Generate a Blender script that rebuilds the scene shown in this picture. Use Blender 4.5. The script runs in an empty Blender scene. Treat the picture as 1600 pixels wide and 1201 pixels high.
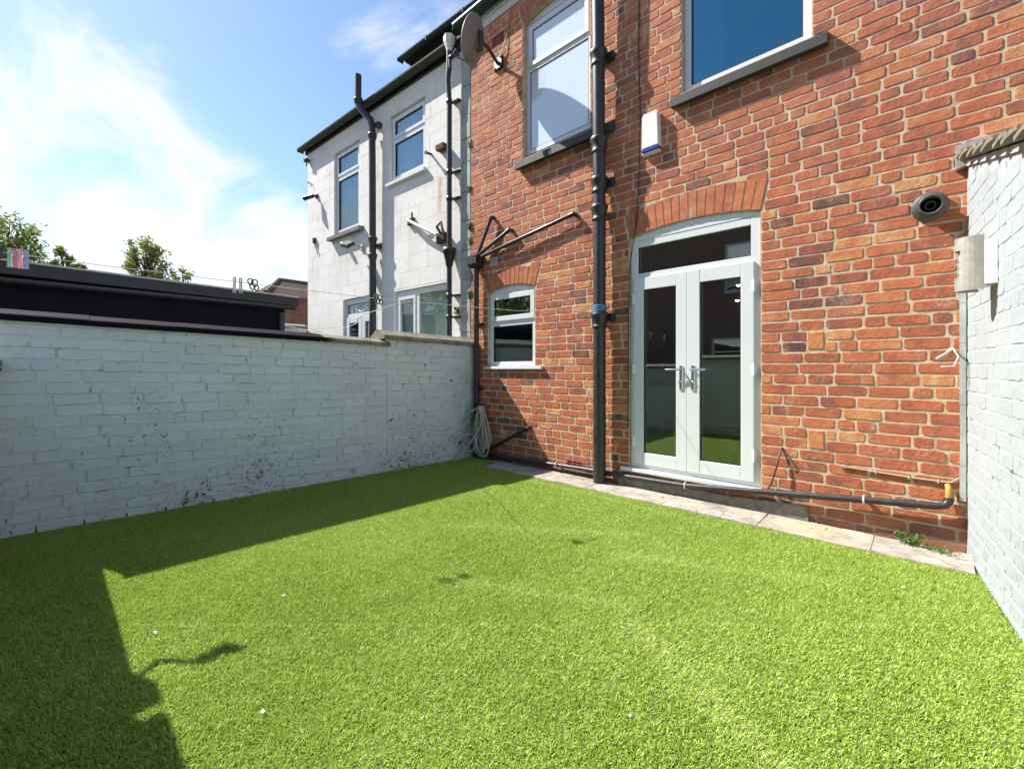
import bpy, bmesh, math, random
import numpy as np
from mathutils import Vector, Matrix

S = bpy.context.scene
COL = S.collection
R = math.radians

# ------------------------------------------------------------------ camera, sky, sun, exposure
cam_d = bpy.data.cameras.new("camera")
cam = bpy.data.objects.new("camera", cam_d)
COL.objects.link(cam)
cam.location = (0.0, -3.95, 1.17)
cam.rotation_euler = (R(90), 0, R(43.39))
cam_d.sensor_width = 36.0
cam_d.sensor_fit = 'HORIZONTAL'
cam_d.lens = 15.525
cam_d.shift_y = -0.0147
cam_d.clip_start = 0.02
cam_d.clip_end = 3000
S.camera = cam

S.view_settings.view_transform = 'Standard'
S.view_settings.look = 'None'
S.view_settings.gamma = 1.0
S.view_settings.use_curve_mapping = False
S.view_settings.exposure = 1.05

SUN = Vector((-1.0, -0.405, 1.145)).normalized()          # towards the sun
SUN_EL = math.asin(SUN.z)
SUN_AZ = math.atan2(SUN.x, SUN.y)

sd = bpy.data.lights.new("sun", 'SUN')
sd.energy = 5.0
sd.angle = R(0.5)
sd.color = (1.0, 0.955, 0.88)
sun = bpy.data.objects.new("sun", sd)
sun.rotation_euler = (-SUN).to_track_quat('-Z', 'Y').to_euler()
sun.location = (0, -6, 12)
COL.objects.link(sun)

W = bpy.data.worlds.new("World")
S.world = W
W.use_nodes = True


def build_world():
    nt = W.node_tree
    nt.nodes.clear()
    N, L = nt.nodes.new, nt.links.new
    out = N('ShaderNodeOutputWorld')
    sky = N('ShaderNodeTexSky')
    sky.sky_type = 'NISHITA'
    sky.sun_disc = False
    sky.sun_elevation = SUN_EL
    sky.sun_rotation = SUN_AZ
    sky.altitude = 60
    sky.air_density = 1.0
    sky.dust_density = 0.3
    sky.ozone_density = 2.6
    bg = N('ShaderNodeBackground')
    bg.inputs['Strength'].default_value = 0.108
    L(sky.outputs[0], bg.inputs['Color'])
    bgc = N('ShaderNodeBackground')
    bgc.inputs['Color'].default_value = (0.93, 0.96, 1.0, 1)
    bgc.inputs['Strength'].default_value = 0.54
    mix = N('ShaderNodeMixShader')
    L(bg.outputs[0], mix.inputs[1])
    L(bgc.outputs[0], mix.inputs[2])
    L(mix.outputs[0], out.inputs['Surface'])
    tc = N('ShaderNodeTexCoord')
    sep = N('ShaderNodeSeparateXYZ')
    L(tc.outputs['Generated'], sep.inputs[0])

    def m(op, a, b=None, c=None):
        n = N('ShaderNodeMath')
        n.operation = op
        for i, v in enumerate((a, b, c)):
            if v is None:
                continue
            if isinstance(v, (int, float)):
                n.inputs[i].default_value = v
            else:
                L(v, n.inputs[i])
        return n.outputs[0]
    z = m('MAXIMUM', sep.outputs[2], 0.0)
    den = m('ADD', z, 0.22)
    cx = m('DIVIDE', sep.outputs[0], den)
    cy = m('DIVIDE', sep.outputs[1], den)
    comb = N('ShaderNodeCombineXYZ')
    L(cx, comb.inputs[0])
    L(cy, comb.inputs[1])
    mp = N('ShaderNodeMapping')
    mp.inputs['Rotation'].default_value = (0, 0, R(35))
    mp.inputs['Scale'].default_value = (1.0, 1.7, 1.0)
    mp.inputs['Location'].default_value = (3.1, 1.7, 0)
    L(comb.outputs[0], mp.inputs[0])
    n1 = N('ShaderNodeTexNoise')
    n1.inputs['Scale'].default_value = 1.9
    n1.inputs['Detail'].default_value = 9
    n1.inputs['Roughness'].default_value = 0.62
    n1.inputs['Distortion'].default_value = 0.5
    L(mp.outputs[0], n1.inputs['Vector'])
    # more cloud towards the horizon
    hz = m('MINIMUM', m('MAXIMUM', m('MULTIPLY', m('SUBTRACT', 0.40, z), 1.6), -0.10), 0.5)
    dens = m('ADD', m('ADD', m('MULTIPLY', m('SUBTRACT', n1.outputs[0], 0.5), 1.5), 0.5), hz)

    def blob(d, k, amp):
        v = N('ShaderNodeVectorMath')
        v.operation = 'DOT_PRODUCT'
        L(tc.outputs['Generated'], v.inputs[0])
        v.inputs[1].default_value = Vector(d).normalized()
        e = m('MULTIPLY', m('POWER', m('MAXIMUM', v.outputs['Value'], 0.0), k), amp)
        return e
    c, s = 0.7266, 0.6871

    def dirpx(px, py):
        u = (px - 800) / 690.0
        return (u * c - s, u * s + c, -(py - 577) / 690.0)
    for px, py, k, a in ((150, 130, 160, 0.20), (600, 75, 300, 0.28), (30, 40, 120, 0.08), (370, 130, 60, -0.13),
                         (450, 210, 120, -0.14), (250, 250, 200, 0.10), (400, 285, 250, 0.14), (500, 60, 150, -0.08)):
        dens = m('ADD', dens, blob(dirpx(px, py), k, a))
    mr = N('ShaderNodeMapRange')
    mr.interpolation_type = 'SMOOTHERSTEP'
    mr.inputs['From Min'].default_value = 0.40
    mr.inputs['From Max'].default_value = 0.95
    L(dens, mr.inputs['Value'])
    L(mr.outputs[0], mix.inputs[0])


build_world()

# ------------------------------------------------------------------ materials


class NT:
    def __init__(self, name):
        self.m = bpy.data.materials.new(name)
        self.m.use_nodes = True
        self.t = self.m.node_tree
        self.b = self.t.nodes['Principled BSDF']
        self.out = self.t.nodes['Material Output']
        self._pos = None

    def n(self, k):
        return self.t.nodes.new(k)

    def l(self, a, b):
        self.t.links.new(a, b)

    def pos(self):
        if not self._pos:
            self._pos = self.n('ShaderNodeNewGeometry').outputs['Position']
        return self._pos

    def sep(self):
        s = self.n('ShaderNodeSeparateXYZ')
        self.l(self.pos(), s.inputs[0])
        return s.outputs

    def mapped(self, scale):
        mp = self.n('ShaderNodeMapping')
        mp.inputs['Scale'].default_value = scale
        self.l(self.pos(), mp.inputs[0])
        return mp.outputs[0]

    def noise(self, scale, detail=4, rough=0.55, vec=None, dist=0):
        x = self.n('ShaderNodeTexNoise')
        x.inputs['Scale'].default_value = scale
        x.inputs['Detail'].default_value = detail
        x.inputs['Roughness'].default_value = rough
        x.inputs['Distortion'].default_value = dist
        self.l(vec if vec is not None else self.pos(), x.inputs['Vector'])
        return x.outputs[0]

    def vor(self, scale, feature='F1', vec=None):
        x = self.n('ShaderNodeTexVoronoi')
        x.feature = feature
        x.inputs['Scale'].default_value = scale
        self.l(vec if vec is not None else self.pos(), x.inputs['Vector'])
        return x.outputs['Distance']

    def math(self, op, a, b=None, clamp=False):
        x = self.n('ShaderNodeMath')
        x.operation = op
        x.use_clamp = clamp
        for i, v in enumerate((a, b)):
            if v is None:
                continue
            if isinstance(v, (int, float)):
                x.inputs[i].default_value = v
            else:
                self.l(v, x.inputs[i])
        return x.outputs[0]

    def rng(self, v, a, b, c=0.0, d=1.0):
        x = self.n('ShaderNodeMapRange')
        x.inputs['From Min'].default_value = a
        x.inputs['From Max'].default_value = b
        x.inputs['To Min'].default_value = c
        x.inputs['To Max'].default_value = d
        self.l(v, x.inputs['Value'])
        return x.outputs[0]

    def ramp(self, v, stops):
        x = self.n('ShaderNodeValToRGB')
        e = x.color_ramp.elements
        while len(e) < len(stops):
            e.new(0.5)
        for i, (p, c) in enumerate(stops):
            e[i].position = p
            e[i].color = (*c, 1)
        self.l(v, x.inputs[0])
        return x.outputs[0]

    def mix(self, f, a, b, mode='MIX'):
        x = self.n('ShaderNodeMix')
        x.data_type = 'RGBA'
        x.blend_type = mode
        for sock, v in ((x.inputs[0], f), (x.inputs[6], a), (x.inputs[7], b)):
            if isinstance(v, (int, float)):
                sock.default_value = v
            elif isinstance(v, tuple):
                sock.default_value = (*v, 1)
            else:
                self.l(v, sock)
        return x.outputs[2]

    def col(self, v):
        if isinstance(v, tuple):
            self.b.inputs['Base Color'].default_value = (*v, 1)
        else:
            self.l(v, self.b.inputs['Base Color'])

    def rough(self, v):
        if isinstance(v, (int, float)):
            self.b.inputs['Roughness'].default_value = v
        else:
            self.l(v, self.b.inputs['Roughness'])

    def bump(self, h, strength=0.5, dist=0.004, normal=None):
        x = self.n('ShaderNodeBump')
        x.inputs['Strength'].default_value = strength
        x.inputs['Distance'].default_value = dist
        self.l(h, x.inputs['Height'])
        if normal is not None:
            self.l(normal, x.inputs['Normal'])
        self.l(x.outputs[0], self.b.inputs['Normal'])
        return x.outputs[0]

    def attr(self, name):
        x = self.n('ShaderNodeAttribute')
        x.attribute_name = name
        return x.outputs['Fac']


M = {}


def plain(name, col, rough=0.5, spec=0.5, metal=0.0, var=0.12, scale=14, bump=0.0):
    t = NT(name)
    n = t.noise(scale, 5, 0.6)
    d = tuple(c * (1 - var) for c in col)
    e = tuple(min(1, c * (1 + var)) for c in col)
    t.col(t.mix(t.rng(n, 0.3, 0.7), d, e))
    if var > 0.02:
        t.l(t.rng(n, 0.3, 0.7, rough * 0.85, min(1, rough * 1.15)), t.b.inputs['Roughness'])
    else:
        t.rough(rough)
    t.b.inputs['Specular IOR Level'].default_value = spec
    t.b.inputs['Metallic'].default_value = metal
    if bump:
        t.bump(t.noise(scale * 5, 4), bump, 0.003)
    M[name] = t.m
    return t.m


def mat_brick():
    t = NT('red_brick')
    tint = t.attr('tint')
    patch = t.noise(9, 4, 0.6)
    tv = t.math('ADD', tint, t.rng(patch, 0.3, 0.7, -0.27, 0.17))
    c = t.ramp(tv, [(0.0, (0.11, 0.066, 0.062)), (0.16, (0.23, 0.098, 0.076)), (0.36, (0.42, 0.126, 0.072)),
                    (0.56, (0.52, 0.165, 0.080)), (0.74, (0.59, 0.215, 0.092)), (0.88, (0.63, 0.30, 0.125)), (1.0, (0.64, 0.43, 0.26))])
    grit = t.noise(150, 3, 0.7)
    c = t.mix(t.rng(grit, 0.35, 0.7, 0.0, 0.35), c, (0.22, 0.075, 0.04))
    # lime bloom and mortar smears
    bl = t.noise(5.5, 6, 0.75, dist=0.8)
    f = t.math('MULTIPLY', t.rng(bl, 0.53, 0.74, 0, 0.75), t.rng(t.noise(60, 3), 0.35, 0.6))
    c = t.mix(t.math('MINIMUM', f, 0.7), c, (0.56, 0.46, 0.35))
    # soot and damp low down by the ground
    z = t.sep()[2]
    so = t.math('MULTIPLY', t.rng(z, 0.26, 0.05, 0, 0.8), t.rng(t.noise(3.5, 4), 0.32, 0.6, 0.45, 1.0))
    c = t.mix(t.math('MINIMUM', t.math('MAXIMUM', so, 0.0), 0.75), c, (0.13, 0.10, 0.085))
    # old soot in drifting patches, and a paler salmon bloom high on the wall
    so2 = t.math('MULTIPLY', t.rng(t.noise(1.1, 6, 0.72, dist=0.8), 0.56, 0.72), t.rng(t.noise(14, 4), 0.35, 0.6), True)
    c = t.mix(t.math('MULTIPLY', so2, 0.55), c, (0.16, 0.095, 0.085))
    c = t.mix(t.math('MULTIPLY', t.rng(z, 2.2, 4.6), t.rng(t.noise(6, 4), 0.3, 0.6, 0.05, 0.38), True), c, (0.56, 0.27, 0.19))
    # few dark pits
    pit = t.rng(t.vor(55), 0.10, 0.03)
    c = t.mix(t.math('MULTIPLY', pit, 0.6, True), c, (0.05, 0.03, 0.025))
    t.col(c)
    t.rough(0.9)
    t.b.inputs['Specular IOR Level'].default_value = 0.2
    h = t.math('ADD', t.noise(38, 6, 0.65), t.math('MULTIPLY', grit, 0.35))
    t.bump(h, 0.75, 0.008)
    M['brick'] = t.m


def mat_mortar():
    t = NT('lime_mortar')
    n = t.noise(11, 5, 0.6)
    c = t.ramp(n, [(0.25, (0.34, 0.25, 0.16)), (0.5, (0.58, 0.45, 0.31)), (0.75, (0.68, 0.56, 0.41))])
    z = t.sep()[2]
    so = t.math('MULTIPLY', t.rng(z, 0.26, 0.05, 0, 0.75), t.rng(t.noise(3.5, 4), 0.32, 0.6, 0.45, 1.0))
    c = t.mix(t.math('MINIMUM', t.math('MAXIMUM', so, 0.0), 0.75), c, (0.15, 0.12, 0.10))
    t.col(c)
    t.rough(0.95)
    t.b.inputs['Specular IOR Level'].default_value = 0.1
    t.bump(t.noise(70, 5, 0.7), 0.8, 0.006)
    M['mortar'] = t.m


def mat_painted(name, base, dirty, moss, crack_dark=0.0, bumps=0.6):
    t = NT(name)
    tint = t.attr('tint')
    n = t.noise(2.6, 5, 0.6)
    c = t.mix(t.rng(n, 0.35, 0.7), base, dirty)
    c = t.mix(t.rng(tint, 0.0, 1.0, 0.0, 0.16), c, (0.30, 0.33, 0.33))
    z = t.sep()[2]
    # blown paint: dark mossy pits, thick at the bottom
    n2 = t.noise(26, 6, 0.75, dist=0.4)
    n3 = t.noise(2.2, 3, 0.6)
    th = t.math('ADD', t.rng(z, 0.0, 1.2, 0.575, 0.655), t.rng(n3, 0.35, 0.65, 0.06, -0.055))
    f = t.math('MULTIPLY', t.math('SUBTRACT', n2, th), 22.0, True)
    c = t.mix(t.math('MULTIPLY', f, 0.85 * moss), c, t.ramp(t.noise(14, 3), [(0.35, (0.035, 0.042, 0.03)), (0.6, (0.12, 0.13, 0.07)), (0.8, (0.30, 0.25, 0.2))]))
    # larger patches where the paint has come away from the brick
    n5 = t.noise(8.5, 7, 0.72, dist=0.7)
    f5 = t.math('MULTIPLY', t.math('MULTIPLY', t.math('SUBTRACT', n5, t.rng(z, 0.1, 0.95, 0.575, 0.66)), 16.0, True), t.rng(t.noise(60, 4), 0.38, 0.55), True)
    c = t.mix(t.math('MULTIPLY', f5, 0.75 * moss), c, t.ramp(t.noise(20, 3), [(0.35, (0.05, 0.055, 0.035)), (0.55, (0.20, 0.19, 0.13)), (0.8, (0.36, 0.30, 0.25))]))
    # faint green film and grey streaks
    st = t.noise(1.0, 4, 0.6, vec=t.mapped((9, 9, 0.9)))
    c = t.mix(t.math('MULTIPLY', t.rng(st, 0.55, 0.8), 0.16 * moss), c, (0.36, 0.40, 0.30))
    yy = t.sep()[1]
    al = t.math('MULTIPLY', t.math('MULTIPLY', t.rng(yy, -0.42, -0.02), t.rng(z, 1.35, 0.7, 0.35, 1.0)), t.rng(t.noise(6, 5, 0.7), 0.34, 0.62), True)
    c = t.mix(t.math('MULTIPLY', al, 0.9 * moss), c, (0.13, 0.17, 0.07))
    t.col(c)
    t.rough(0.7)
    t.b.inputs['Specular IOR Level'].default_value = 0.25
    h = t.math('ADD', t.noise(30, 6, 0.6), t.math('MULTIPLY', f, -0.8))
    t.bump(h, bumps, 0.006)
    M[name] = t.m


def mat_joint(name, base, dark, lo, hi, k):
    """the painted mortar between painted bricks: paint has cracked and gathered dirt along some joints"""
    t = NT(name)
    n = t.noise(7, 5, 0.7, dist=0.5)
    c = t.mix(t.math('MULTIPLY', t.rng(n, lo, hi), k, True), base, dark)
    t.col(c)
    t.rough(0.8)
    t.bump(t.noise(30, 5, 0.6), 0.5, 0.006)
    M[name] = t.m


def mat_render():
    t = NT('white_render')
    tint = t.attr('tint')
    n = t.noise(1.7, 6, 0.65)
    c = t.ramp(n, [(0.25, (0.66, 0.63, 0.57)), (0.5, (0.80, 0.78, 0.73)), (0.8, (0.83, 0.82, 0.78))])
    st = t.noise(1.0, 5, 0.6, vec=t.mapped((7, 7, 0.5)))
    c = t.mix(t.rng(st, 0.58, 0.8, 0, 0.25), c, (0.50, 0.46, 0.38))
    c = t.mix(t.rng(tint, 0, 1, 0, 0.05), c, (0.4, 0.38, 0.34))
    x, y, z = t.sep()
    fx = t.rng(t.math('ABSOLUTE', t.math('ADD', x, 5.165)), 0.06, 0.012)
    fz = t.math('MULTIPLY', t.rng(z, 3.36, 3.6), t.rng(z, 4.0, 3.94))
    rust = t.math('MULTIPLY', t.math('MULTIPLY', fx, fz, True), t.rng(t.noise(20, 4), 0.3, 0.6), True)
    c = t.mix(t.math('MULTIPLY', rust, 0.75), c, (0.50, 0.26, 0.08))
    t.col(c)
    t.rough(0.85)
    t.b.inputs['Specular IOR Level'].default_value = 0.2
    t.bump(t.noise(22, 6, 0.6), 0.45, 0.006)
    M['render'] = t.m


def mat_paving():
    t = NT('flagstone')
    tint = t.attr('tint')
    n = t.noise(6, 6, 0.65)
    c = t.ramp(n, [(0.28, (0.20, 0.18, 0.15)), (0.5, (0.375, 0.335, 0.275)), (0.75, (0.48, 0.43, 0.36))])
    c = t.mix(t.rng(tint, 0, 1, 0, 0.5), c, (0.36, 0.35, 0.33))
    x, y, z = t.sep()
    ru = t.math('MULTIPLY', t.rng(t.math('ABSOLUTE', t.math('ADD', x, 0.62)), 0.34, 0.05), t.rng(t.noise(7, 5, 0.7), 0.42, 0.65))
    c = t.mix(t.math('MULTIPLY', ru, 0.8, True), c, (0.58, 0.40, 0.20))
    cr = t.rng(t.vor(7.5, 'DISTANCE_TO_EDGE', t.mapped((1, 2.2, 1))), 0.022, 0.004)
    crm = t.math('MULTIPLY', cr, t.rng(t.noise(4, 3), 0.42, 0.6), True)
    c = t.mix(crm, c, (0.10, 0.085, 0.07))
    sp = t.rng(t.noise(95, 3, 0.8), 0.64, 0.72)
    c = t.mix(t.math('MULTIPLY', sp, 0.6, True), c, (0.14, 0.12, 0.10))
    t.col(c)
    t.rough(0.92)
    t.b.inputs['Specular IOR Level'].default_value = 0.2
    t.bump(t.math('SUBTRACT', t.noise(40, 6, 0.7), t.math('MULTIPLY', crm, 0.8)), 0.8, 0.008)
    M['paving'] = t.m


def mat_glass(name, boost=0.10, gain=1.6, tint=(1, 1, 1), rough=0.0, wob=0.0):
    t = NT(name)
    t.t.nodes.remove(t.b)
    tr = t.n('ShaderNodeBsdfTransparent')
    tr.inputs[0].default_value = (0.86 * tint[0], 0.90 * tint[1], 0.88 * tint[2], 1)
    gl = t.n('ShaderNodeBsdfGlossy')
    gl.inputs['Roughness'].default_value = rough
    gl.inputs['Color'].default_value = (*tint, 1)
    if wob:
        bp = t.n('ShaderNodeBump')
        bp.inputs['Strength'].default_value = wob
        bp.inputs['Distance'].default_value = 0.01
        t.l(t.noise(2.5, 2), bp.inputs['Height'])
        t.l(bp.outputs[0], gl.inputs['Normal'])
    fr = t.n('ShaderNodeFresnel')
    fr.inputs['IOR'].default_value = 1.5
    f = t.math('ADD', t.math('MULTIPLY', fr.outputs[0], gain), boost, True)
    f = t.math('MULTIPLY', f, t.math('SUBTRACT', 1.0, t.n('ShaderNodeNewGeometry').outputs['Backfacing']))
    mx = t.n('ShaderNodeMixShader')
    t.l(f, mx.inputs[0])
    t.l(tr.outputs[0], mx.inputs[1])
    t.l(gl.outputs[0], mx.inputs[2])
    t.l(mx.outputs[0], t.out.inputs['Surface'])
    M[name] = t.m


def mat_frosted():
    t = NT('frosted_glass')
    t.col(t.mix(t.rng(t.noise(55, 4, 0.7), 0.4, 0.6), (0.60, 0.70, 0.76), (0.68, 0.77, 0.82)))
    t.rough(0.16)
    t.b.inputs['Specular IOR Level'].default_value = 0.9
    t.b.inputs['Coat Weight'].default_value = 1.0
    t.b.inputs['Coat Roughness'].default_value = 0.02
    t.bump(t.vor(70), 0.12, 0.003)
    M['frosted'] = t.m


def mat_grass():
    t = NT('turf_blade')
    v = t.attr('tint')
    c = t.ramp(v, [(0.0, (0.055, 0.115, 0.016)), (0.30, (0.28, 0.43, 0.045)), (0.65, (0.49, 0.64, 0.11)), (0.88, (0.63, 0.71, 0.25)), (1.0, (0.72, 0.72, 0.42))])
    big = t.noise(1.3, 3)
    c = t.mix(t.rng(big, 0.35, 0.65, 0.0, 0.22), c, (0.28, 0.40, 0.03))
    t.col(c)
    t.rough(0.42)
    t.b.inputs['Specular IOR Level'].default_value = 0.35
    tl = t.n('ShaderNodeBsdfTranslucent')
    t.l(c, tl.inputs[0])
    mx = t.n('ShaderNodeMixShader')
    mx.inputs[0].default_value = 0.36
    t.l(t.b.outputs[0], mx.inputs[1])
    t.l(tl.outputs[0], mx.inputs[2])
    t.l(mx.outputs[0], t.out.inputs['Surface'])
    M['grass'] = t.m


def mat_leaf(name, a, b, c3):
    t = NT(name)
    v = t.attr('tint')
    c = t.ramp(v, [(0.0, a), (0.55, b), (1.0, c3)])
    t.col(c)
    t.rough(0.5)
    tl = t.n('ShaderNodeBsdfTranslucent')
    t.l(c, tl.inputs[0])
    mx = t.n('ShaderNodeMixShader')
    mx.inputs[0].default_value = 0.35
    t.l(t.b.outputs[0], mx.inputs[1])
    t.l(tl.outputs[0], mx.inputs[2])
    t.l(mx.outputs[0], t.out.inputs['Surface'])
    M[name] = t.m


def mat_coping():
    t = NT('coping_stone_face')
    n = t.noise(9, 6, 0.65)
    grey = t.ramp(n, [(0.3, (0.13, 0.115, 0.09)), (0.55, (0.26, 0.235, 0.19)), (0.8, (0.36, 0.33, 0.27))])
    y = t.sep()[1]
    # the far end of this wall's coping has been painted black by the neighbour
    edge = t.math('ADD', y, t.rng(t.noise(9, 3), 0.3, 0.7, -0.05, 0.05))
    c = t.mix(t.rng(edge, -2.02, -1.97), (0.006, 0.006, 0.012), grey)
    c = t.mix(t.math('MULTIPLY', t.rng(t.noise(18, 4), 0.55, 0.7), t.rng(y, -0.9, -0.1)), c, (0.16, 0.17, 0.06))
    t.col(c)
    t.rough(0.9)
    t.b.inputs['Specular IOR Level'].default_value = 0.12
    t.bump(t.noise(45, 5, 0.65), 0.7, 0.006)
    M['coping'] = t.m


def mat_emit(name, col, s):
    t = NT(name)
    t.col(col)
    t.b.inputs['Emission Color'].default_value = (*col, 1)
    t.b.inputs['Emission Strength'].default_value = s
    M[name] = t.m


mat_brick()
mat_mortar()
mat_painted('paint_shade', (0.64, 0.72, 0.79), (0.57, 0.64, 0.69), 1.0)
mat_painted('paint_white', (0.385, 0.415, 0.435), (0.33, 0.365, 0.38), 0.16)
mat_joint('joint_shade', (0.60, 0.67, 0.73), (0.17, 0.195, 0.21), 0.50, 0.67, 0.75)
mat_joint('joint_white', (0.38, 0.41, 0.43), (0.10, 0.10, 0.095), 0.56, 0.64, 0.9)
mat_render()
mat_paving()
mat_frosted()
mat_grass()
mat_coping()
mat_glass('door_glass', 0.36, 2.0)
mat_glass('sky_glass', 0.70, 1.6, (0.76, 0.94, 1.0), 0.0, 0.05)
mat_glass('clear_glass', 0.08, 1.6)
mat_glass('house_glass', 0.58, 2.0, (0.92, 0.97, 1.0), 0.0, 0.10)
mat_leaf('tree_leaf', (0.06, 0.09, 0.02), (0.24, 0.30, 0.06), (0.40, 0.42, 0.12))
mat_leaf('weed_leaf', (0.04, 0.09, 0.015), (0.12, 0.22, 0.03), (0.30, 0.34, 0.08))
plain('upvc', (0.68, 0.695, 0.70), 0.28, 0.5, var=0.012, scale=3)
plain('upvc_old', (0.70, 0.70, 0.66), 0.35, 0.5, var=0.06)
plain('gasket', (0.03, 0.03, 0.03), 0.6)
plain('iron_black', (0.030, 0.028, 0.028), 0.42, 0.5, var=0.3, scale=20, bump=0.25)
plain('plastic_black', (0.022, 0.022, 0.024), 0.38, 0.5, var=0.2)
plain('gutter_green', (0.022, 0.045, 0.040), 0.7, 0.25, var=0.3)
plain('gutter_moss', (0.035, 0.048, 0.022), 0.6, 0.4, var=0.5, scale=6)
plain('fascia_brown', (0.040, 0.026, 0.024), 0.8, 0.15)
plain('sill_paint', (0.046, 0.043, 0.042), 0.6, 0.4, var=0.2, scale=20, bump=0.3)
plain('sill_stone', (0.20, 0.19, 0.17), 0.85, 0.2, var=0.35, scale=20, bump=0.5)
plain('chrome', (0.70, 0.71, 0.72), 0.18, 0.5, metal=1.0, var=0.03)
plain('steel_brushed', (0.46, 0.42, 0.38), 0.42, 0.5, metal=0.45, var=0.08, scale=30)
plain('lamp_glass', (0.85, 0.85, 0.84), 0.3, 0.5, var=0.02)
plain('alarm_white', (0.78, 0.77, 0.72), 0.4, 0.5, var=0.04)
plain('alarm_blue', (0.015, 0.03, 0.30), 0.3, 0.5, var=0.05)
plain('dish_grey', (0.20, 0.19, 0.19), 0.55, 0.4, var=0.12)
plain('terracotta', (0.38, 0.12, 0.075), 0.85, 0.2)
plain('hole_dark', (0.012, 0.010, 0.010), 0.9, 0.1)
plain('flue_grey', (0.085, 0.082, 0.076), 0.5, 0.5, var=0.25)
plain('cement', (0.40, 0.385, 0.36), 0.95, 0.15, var=0.25, scale=16, bump=0.8)
plain('tile_grey', (0.22, 0.185, 0.145), 0.9, 0.2, var=0.3, scale=20, bump=0.6)
plain('roof_tile', (0.125, 0.085, 0.065), 0.85, 0.2, var=0.35, scale=9, bump=0.4)
plain('opposite_brick', (0.24, 0.165, 0.13), 0.9, 0.2, var=0.3, scale=7)
plain('roof_slate', (0.07, 0.075, 0.085), 0.7, 0.3, var=0.25)
plain('far_brick', (0.20, 0.10, 0.075), 0.9, 0.2, var=0.35, scale=7)
plain('shed_black', (0.0035, 0.0040, 0.0085), 0.7, 0.15, var=0.35, scale=3)
plain('shed_roof', (0.036, 0.037, 0.040), 0.6, 0.4, var=0.3, scale=8)
plain('hose_cream', (0.46, 0.44, 0.36), 0.5, 0.4, var=0.12, scale=20)
plain('hose_dark', (0.03, 0.045, 0.045), 0.4, 0.5)
plain('peg_pink', (0.72, 0.36, 0.45), 0.4)
plain('peg_rose', (0.80, 0.50, 0.56), 0.4)
plain('peg_green', (0.42, 0.62, 0.48), 0.4)
plain('peg_blue', (0.46, 0.52, 0.72), 0.4)
plain('rope_pale', (0.55, 0.53, 0.48), 0.8)
plain('rope_dark', (0.05, 0.05, 0.05), 0.7)
plain('rope_blue', (0.10, 0.26, 0.44), 0.6)
plain('cable_cream', (0.36, 0.29, 0.21), 0.6)
plain('cable_black', (0.018, 0.018, 0.018), 0.5)
plain('pvc_trunk', (0.42, 0.45, 0.42), 0.5, var=0.3, scale=8)
plain('gas_yellow', (0.45, 0.25, 0.05), 0.5)
plain('rust', (0.11, 0.06, 0.042), 0.9, 0.2, var=0.4, scale=40)
plain('metal_pale', (0.48, 0.46, 0.42), 0.5, 0.5, var=0.2)
plain('soil', (0.035, 0.055, 0.014), 0.95, 0.1, var=0.4, scale=30, bump=0.6)
plain('earth', (0.13, 0.115, 0.09), 0.95, 0.1, var=0.3, scale=2)
plain('gate_wood', (0.12, 0.085, 0.055), 0.8, 0.2, var=0.3, scale=6, bump=0.4)
plain('bark', (0.09, 0.07, 0.05), 0.9, 0.2, var=0.3, scale=8)
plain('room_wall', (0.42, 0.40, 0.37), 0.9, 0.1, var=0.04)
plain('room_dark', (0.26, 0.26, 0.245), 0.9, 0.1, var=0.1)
plain('worktop', (0.03, 0.03, 0.03), 0.4)
plain('cabinet_white', (0.66, 0.66, 0.62), 0.4, var=0.03)
plain('floor_wood', (0.20, 0.16, 0.12), 0.5, var=0.2)
plain('blind_pale', (0.58, 0.66, 0.60), 0.7, var=0.08, scale=4)
plain('curtain', (0.50, 0.58, 0.70), 0.8, var=0.1)
plain('strip_paint', (0.40, 0.41, 0.37), 0.8, 0.2, var=0.3, scale=5, bump=0.5)
plain('debris', (0.62, 0.60, 0.55), 0.8)
plain('leaf_dead', (0.16, 0.09, 0.04), 0.8)
plain('copper_shade', (0.30, 0.15, 0.06), 0.35, metal=1.0)
mat_emit('warm_bulb', (1.0, 0.72, 0.32), 6.0)

# ------------------------------------------------------------------ geometry helpers


class Fr:
    """upright plane: u along it, d out of it towards the viewer, z up"""

    def __init__(self, o, u, n):
        self.o, self.u, self.nrm = Vector(o), Vector(u).normalized(), Vector(n).normalized()

    def p(self, u, d, z):
        return self.o + self.u * u + self.nrm * d + Vector((0, 0, z))


HOUSE = Fr((0, 0, 0), (1, 0, 0), (0, -1, 0))
_a = R(3.2)
WHITE = Fr((-5.05, 0, 0), (math.cos(_a), math.sin(_a), 0), (math.sin(_a), -math.cos(_a), 0))
_l = Vector((-0.22, -4.2, 0)).normalized()
LEFT = Fr((-4.40, 0, 0), _l, (-_l.y, _l.x, 0))
_r = Vector((0.111, -1, 0)).normalized()
RIGHT = Fr((0.171, 0, 0), _r, (_r.y, -_r.x, 0))
REAR = Fr((0, -4.19, 0), (1, 0, 0), (0, 1, 0))


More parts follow.
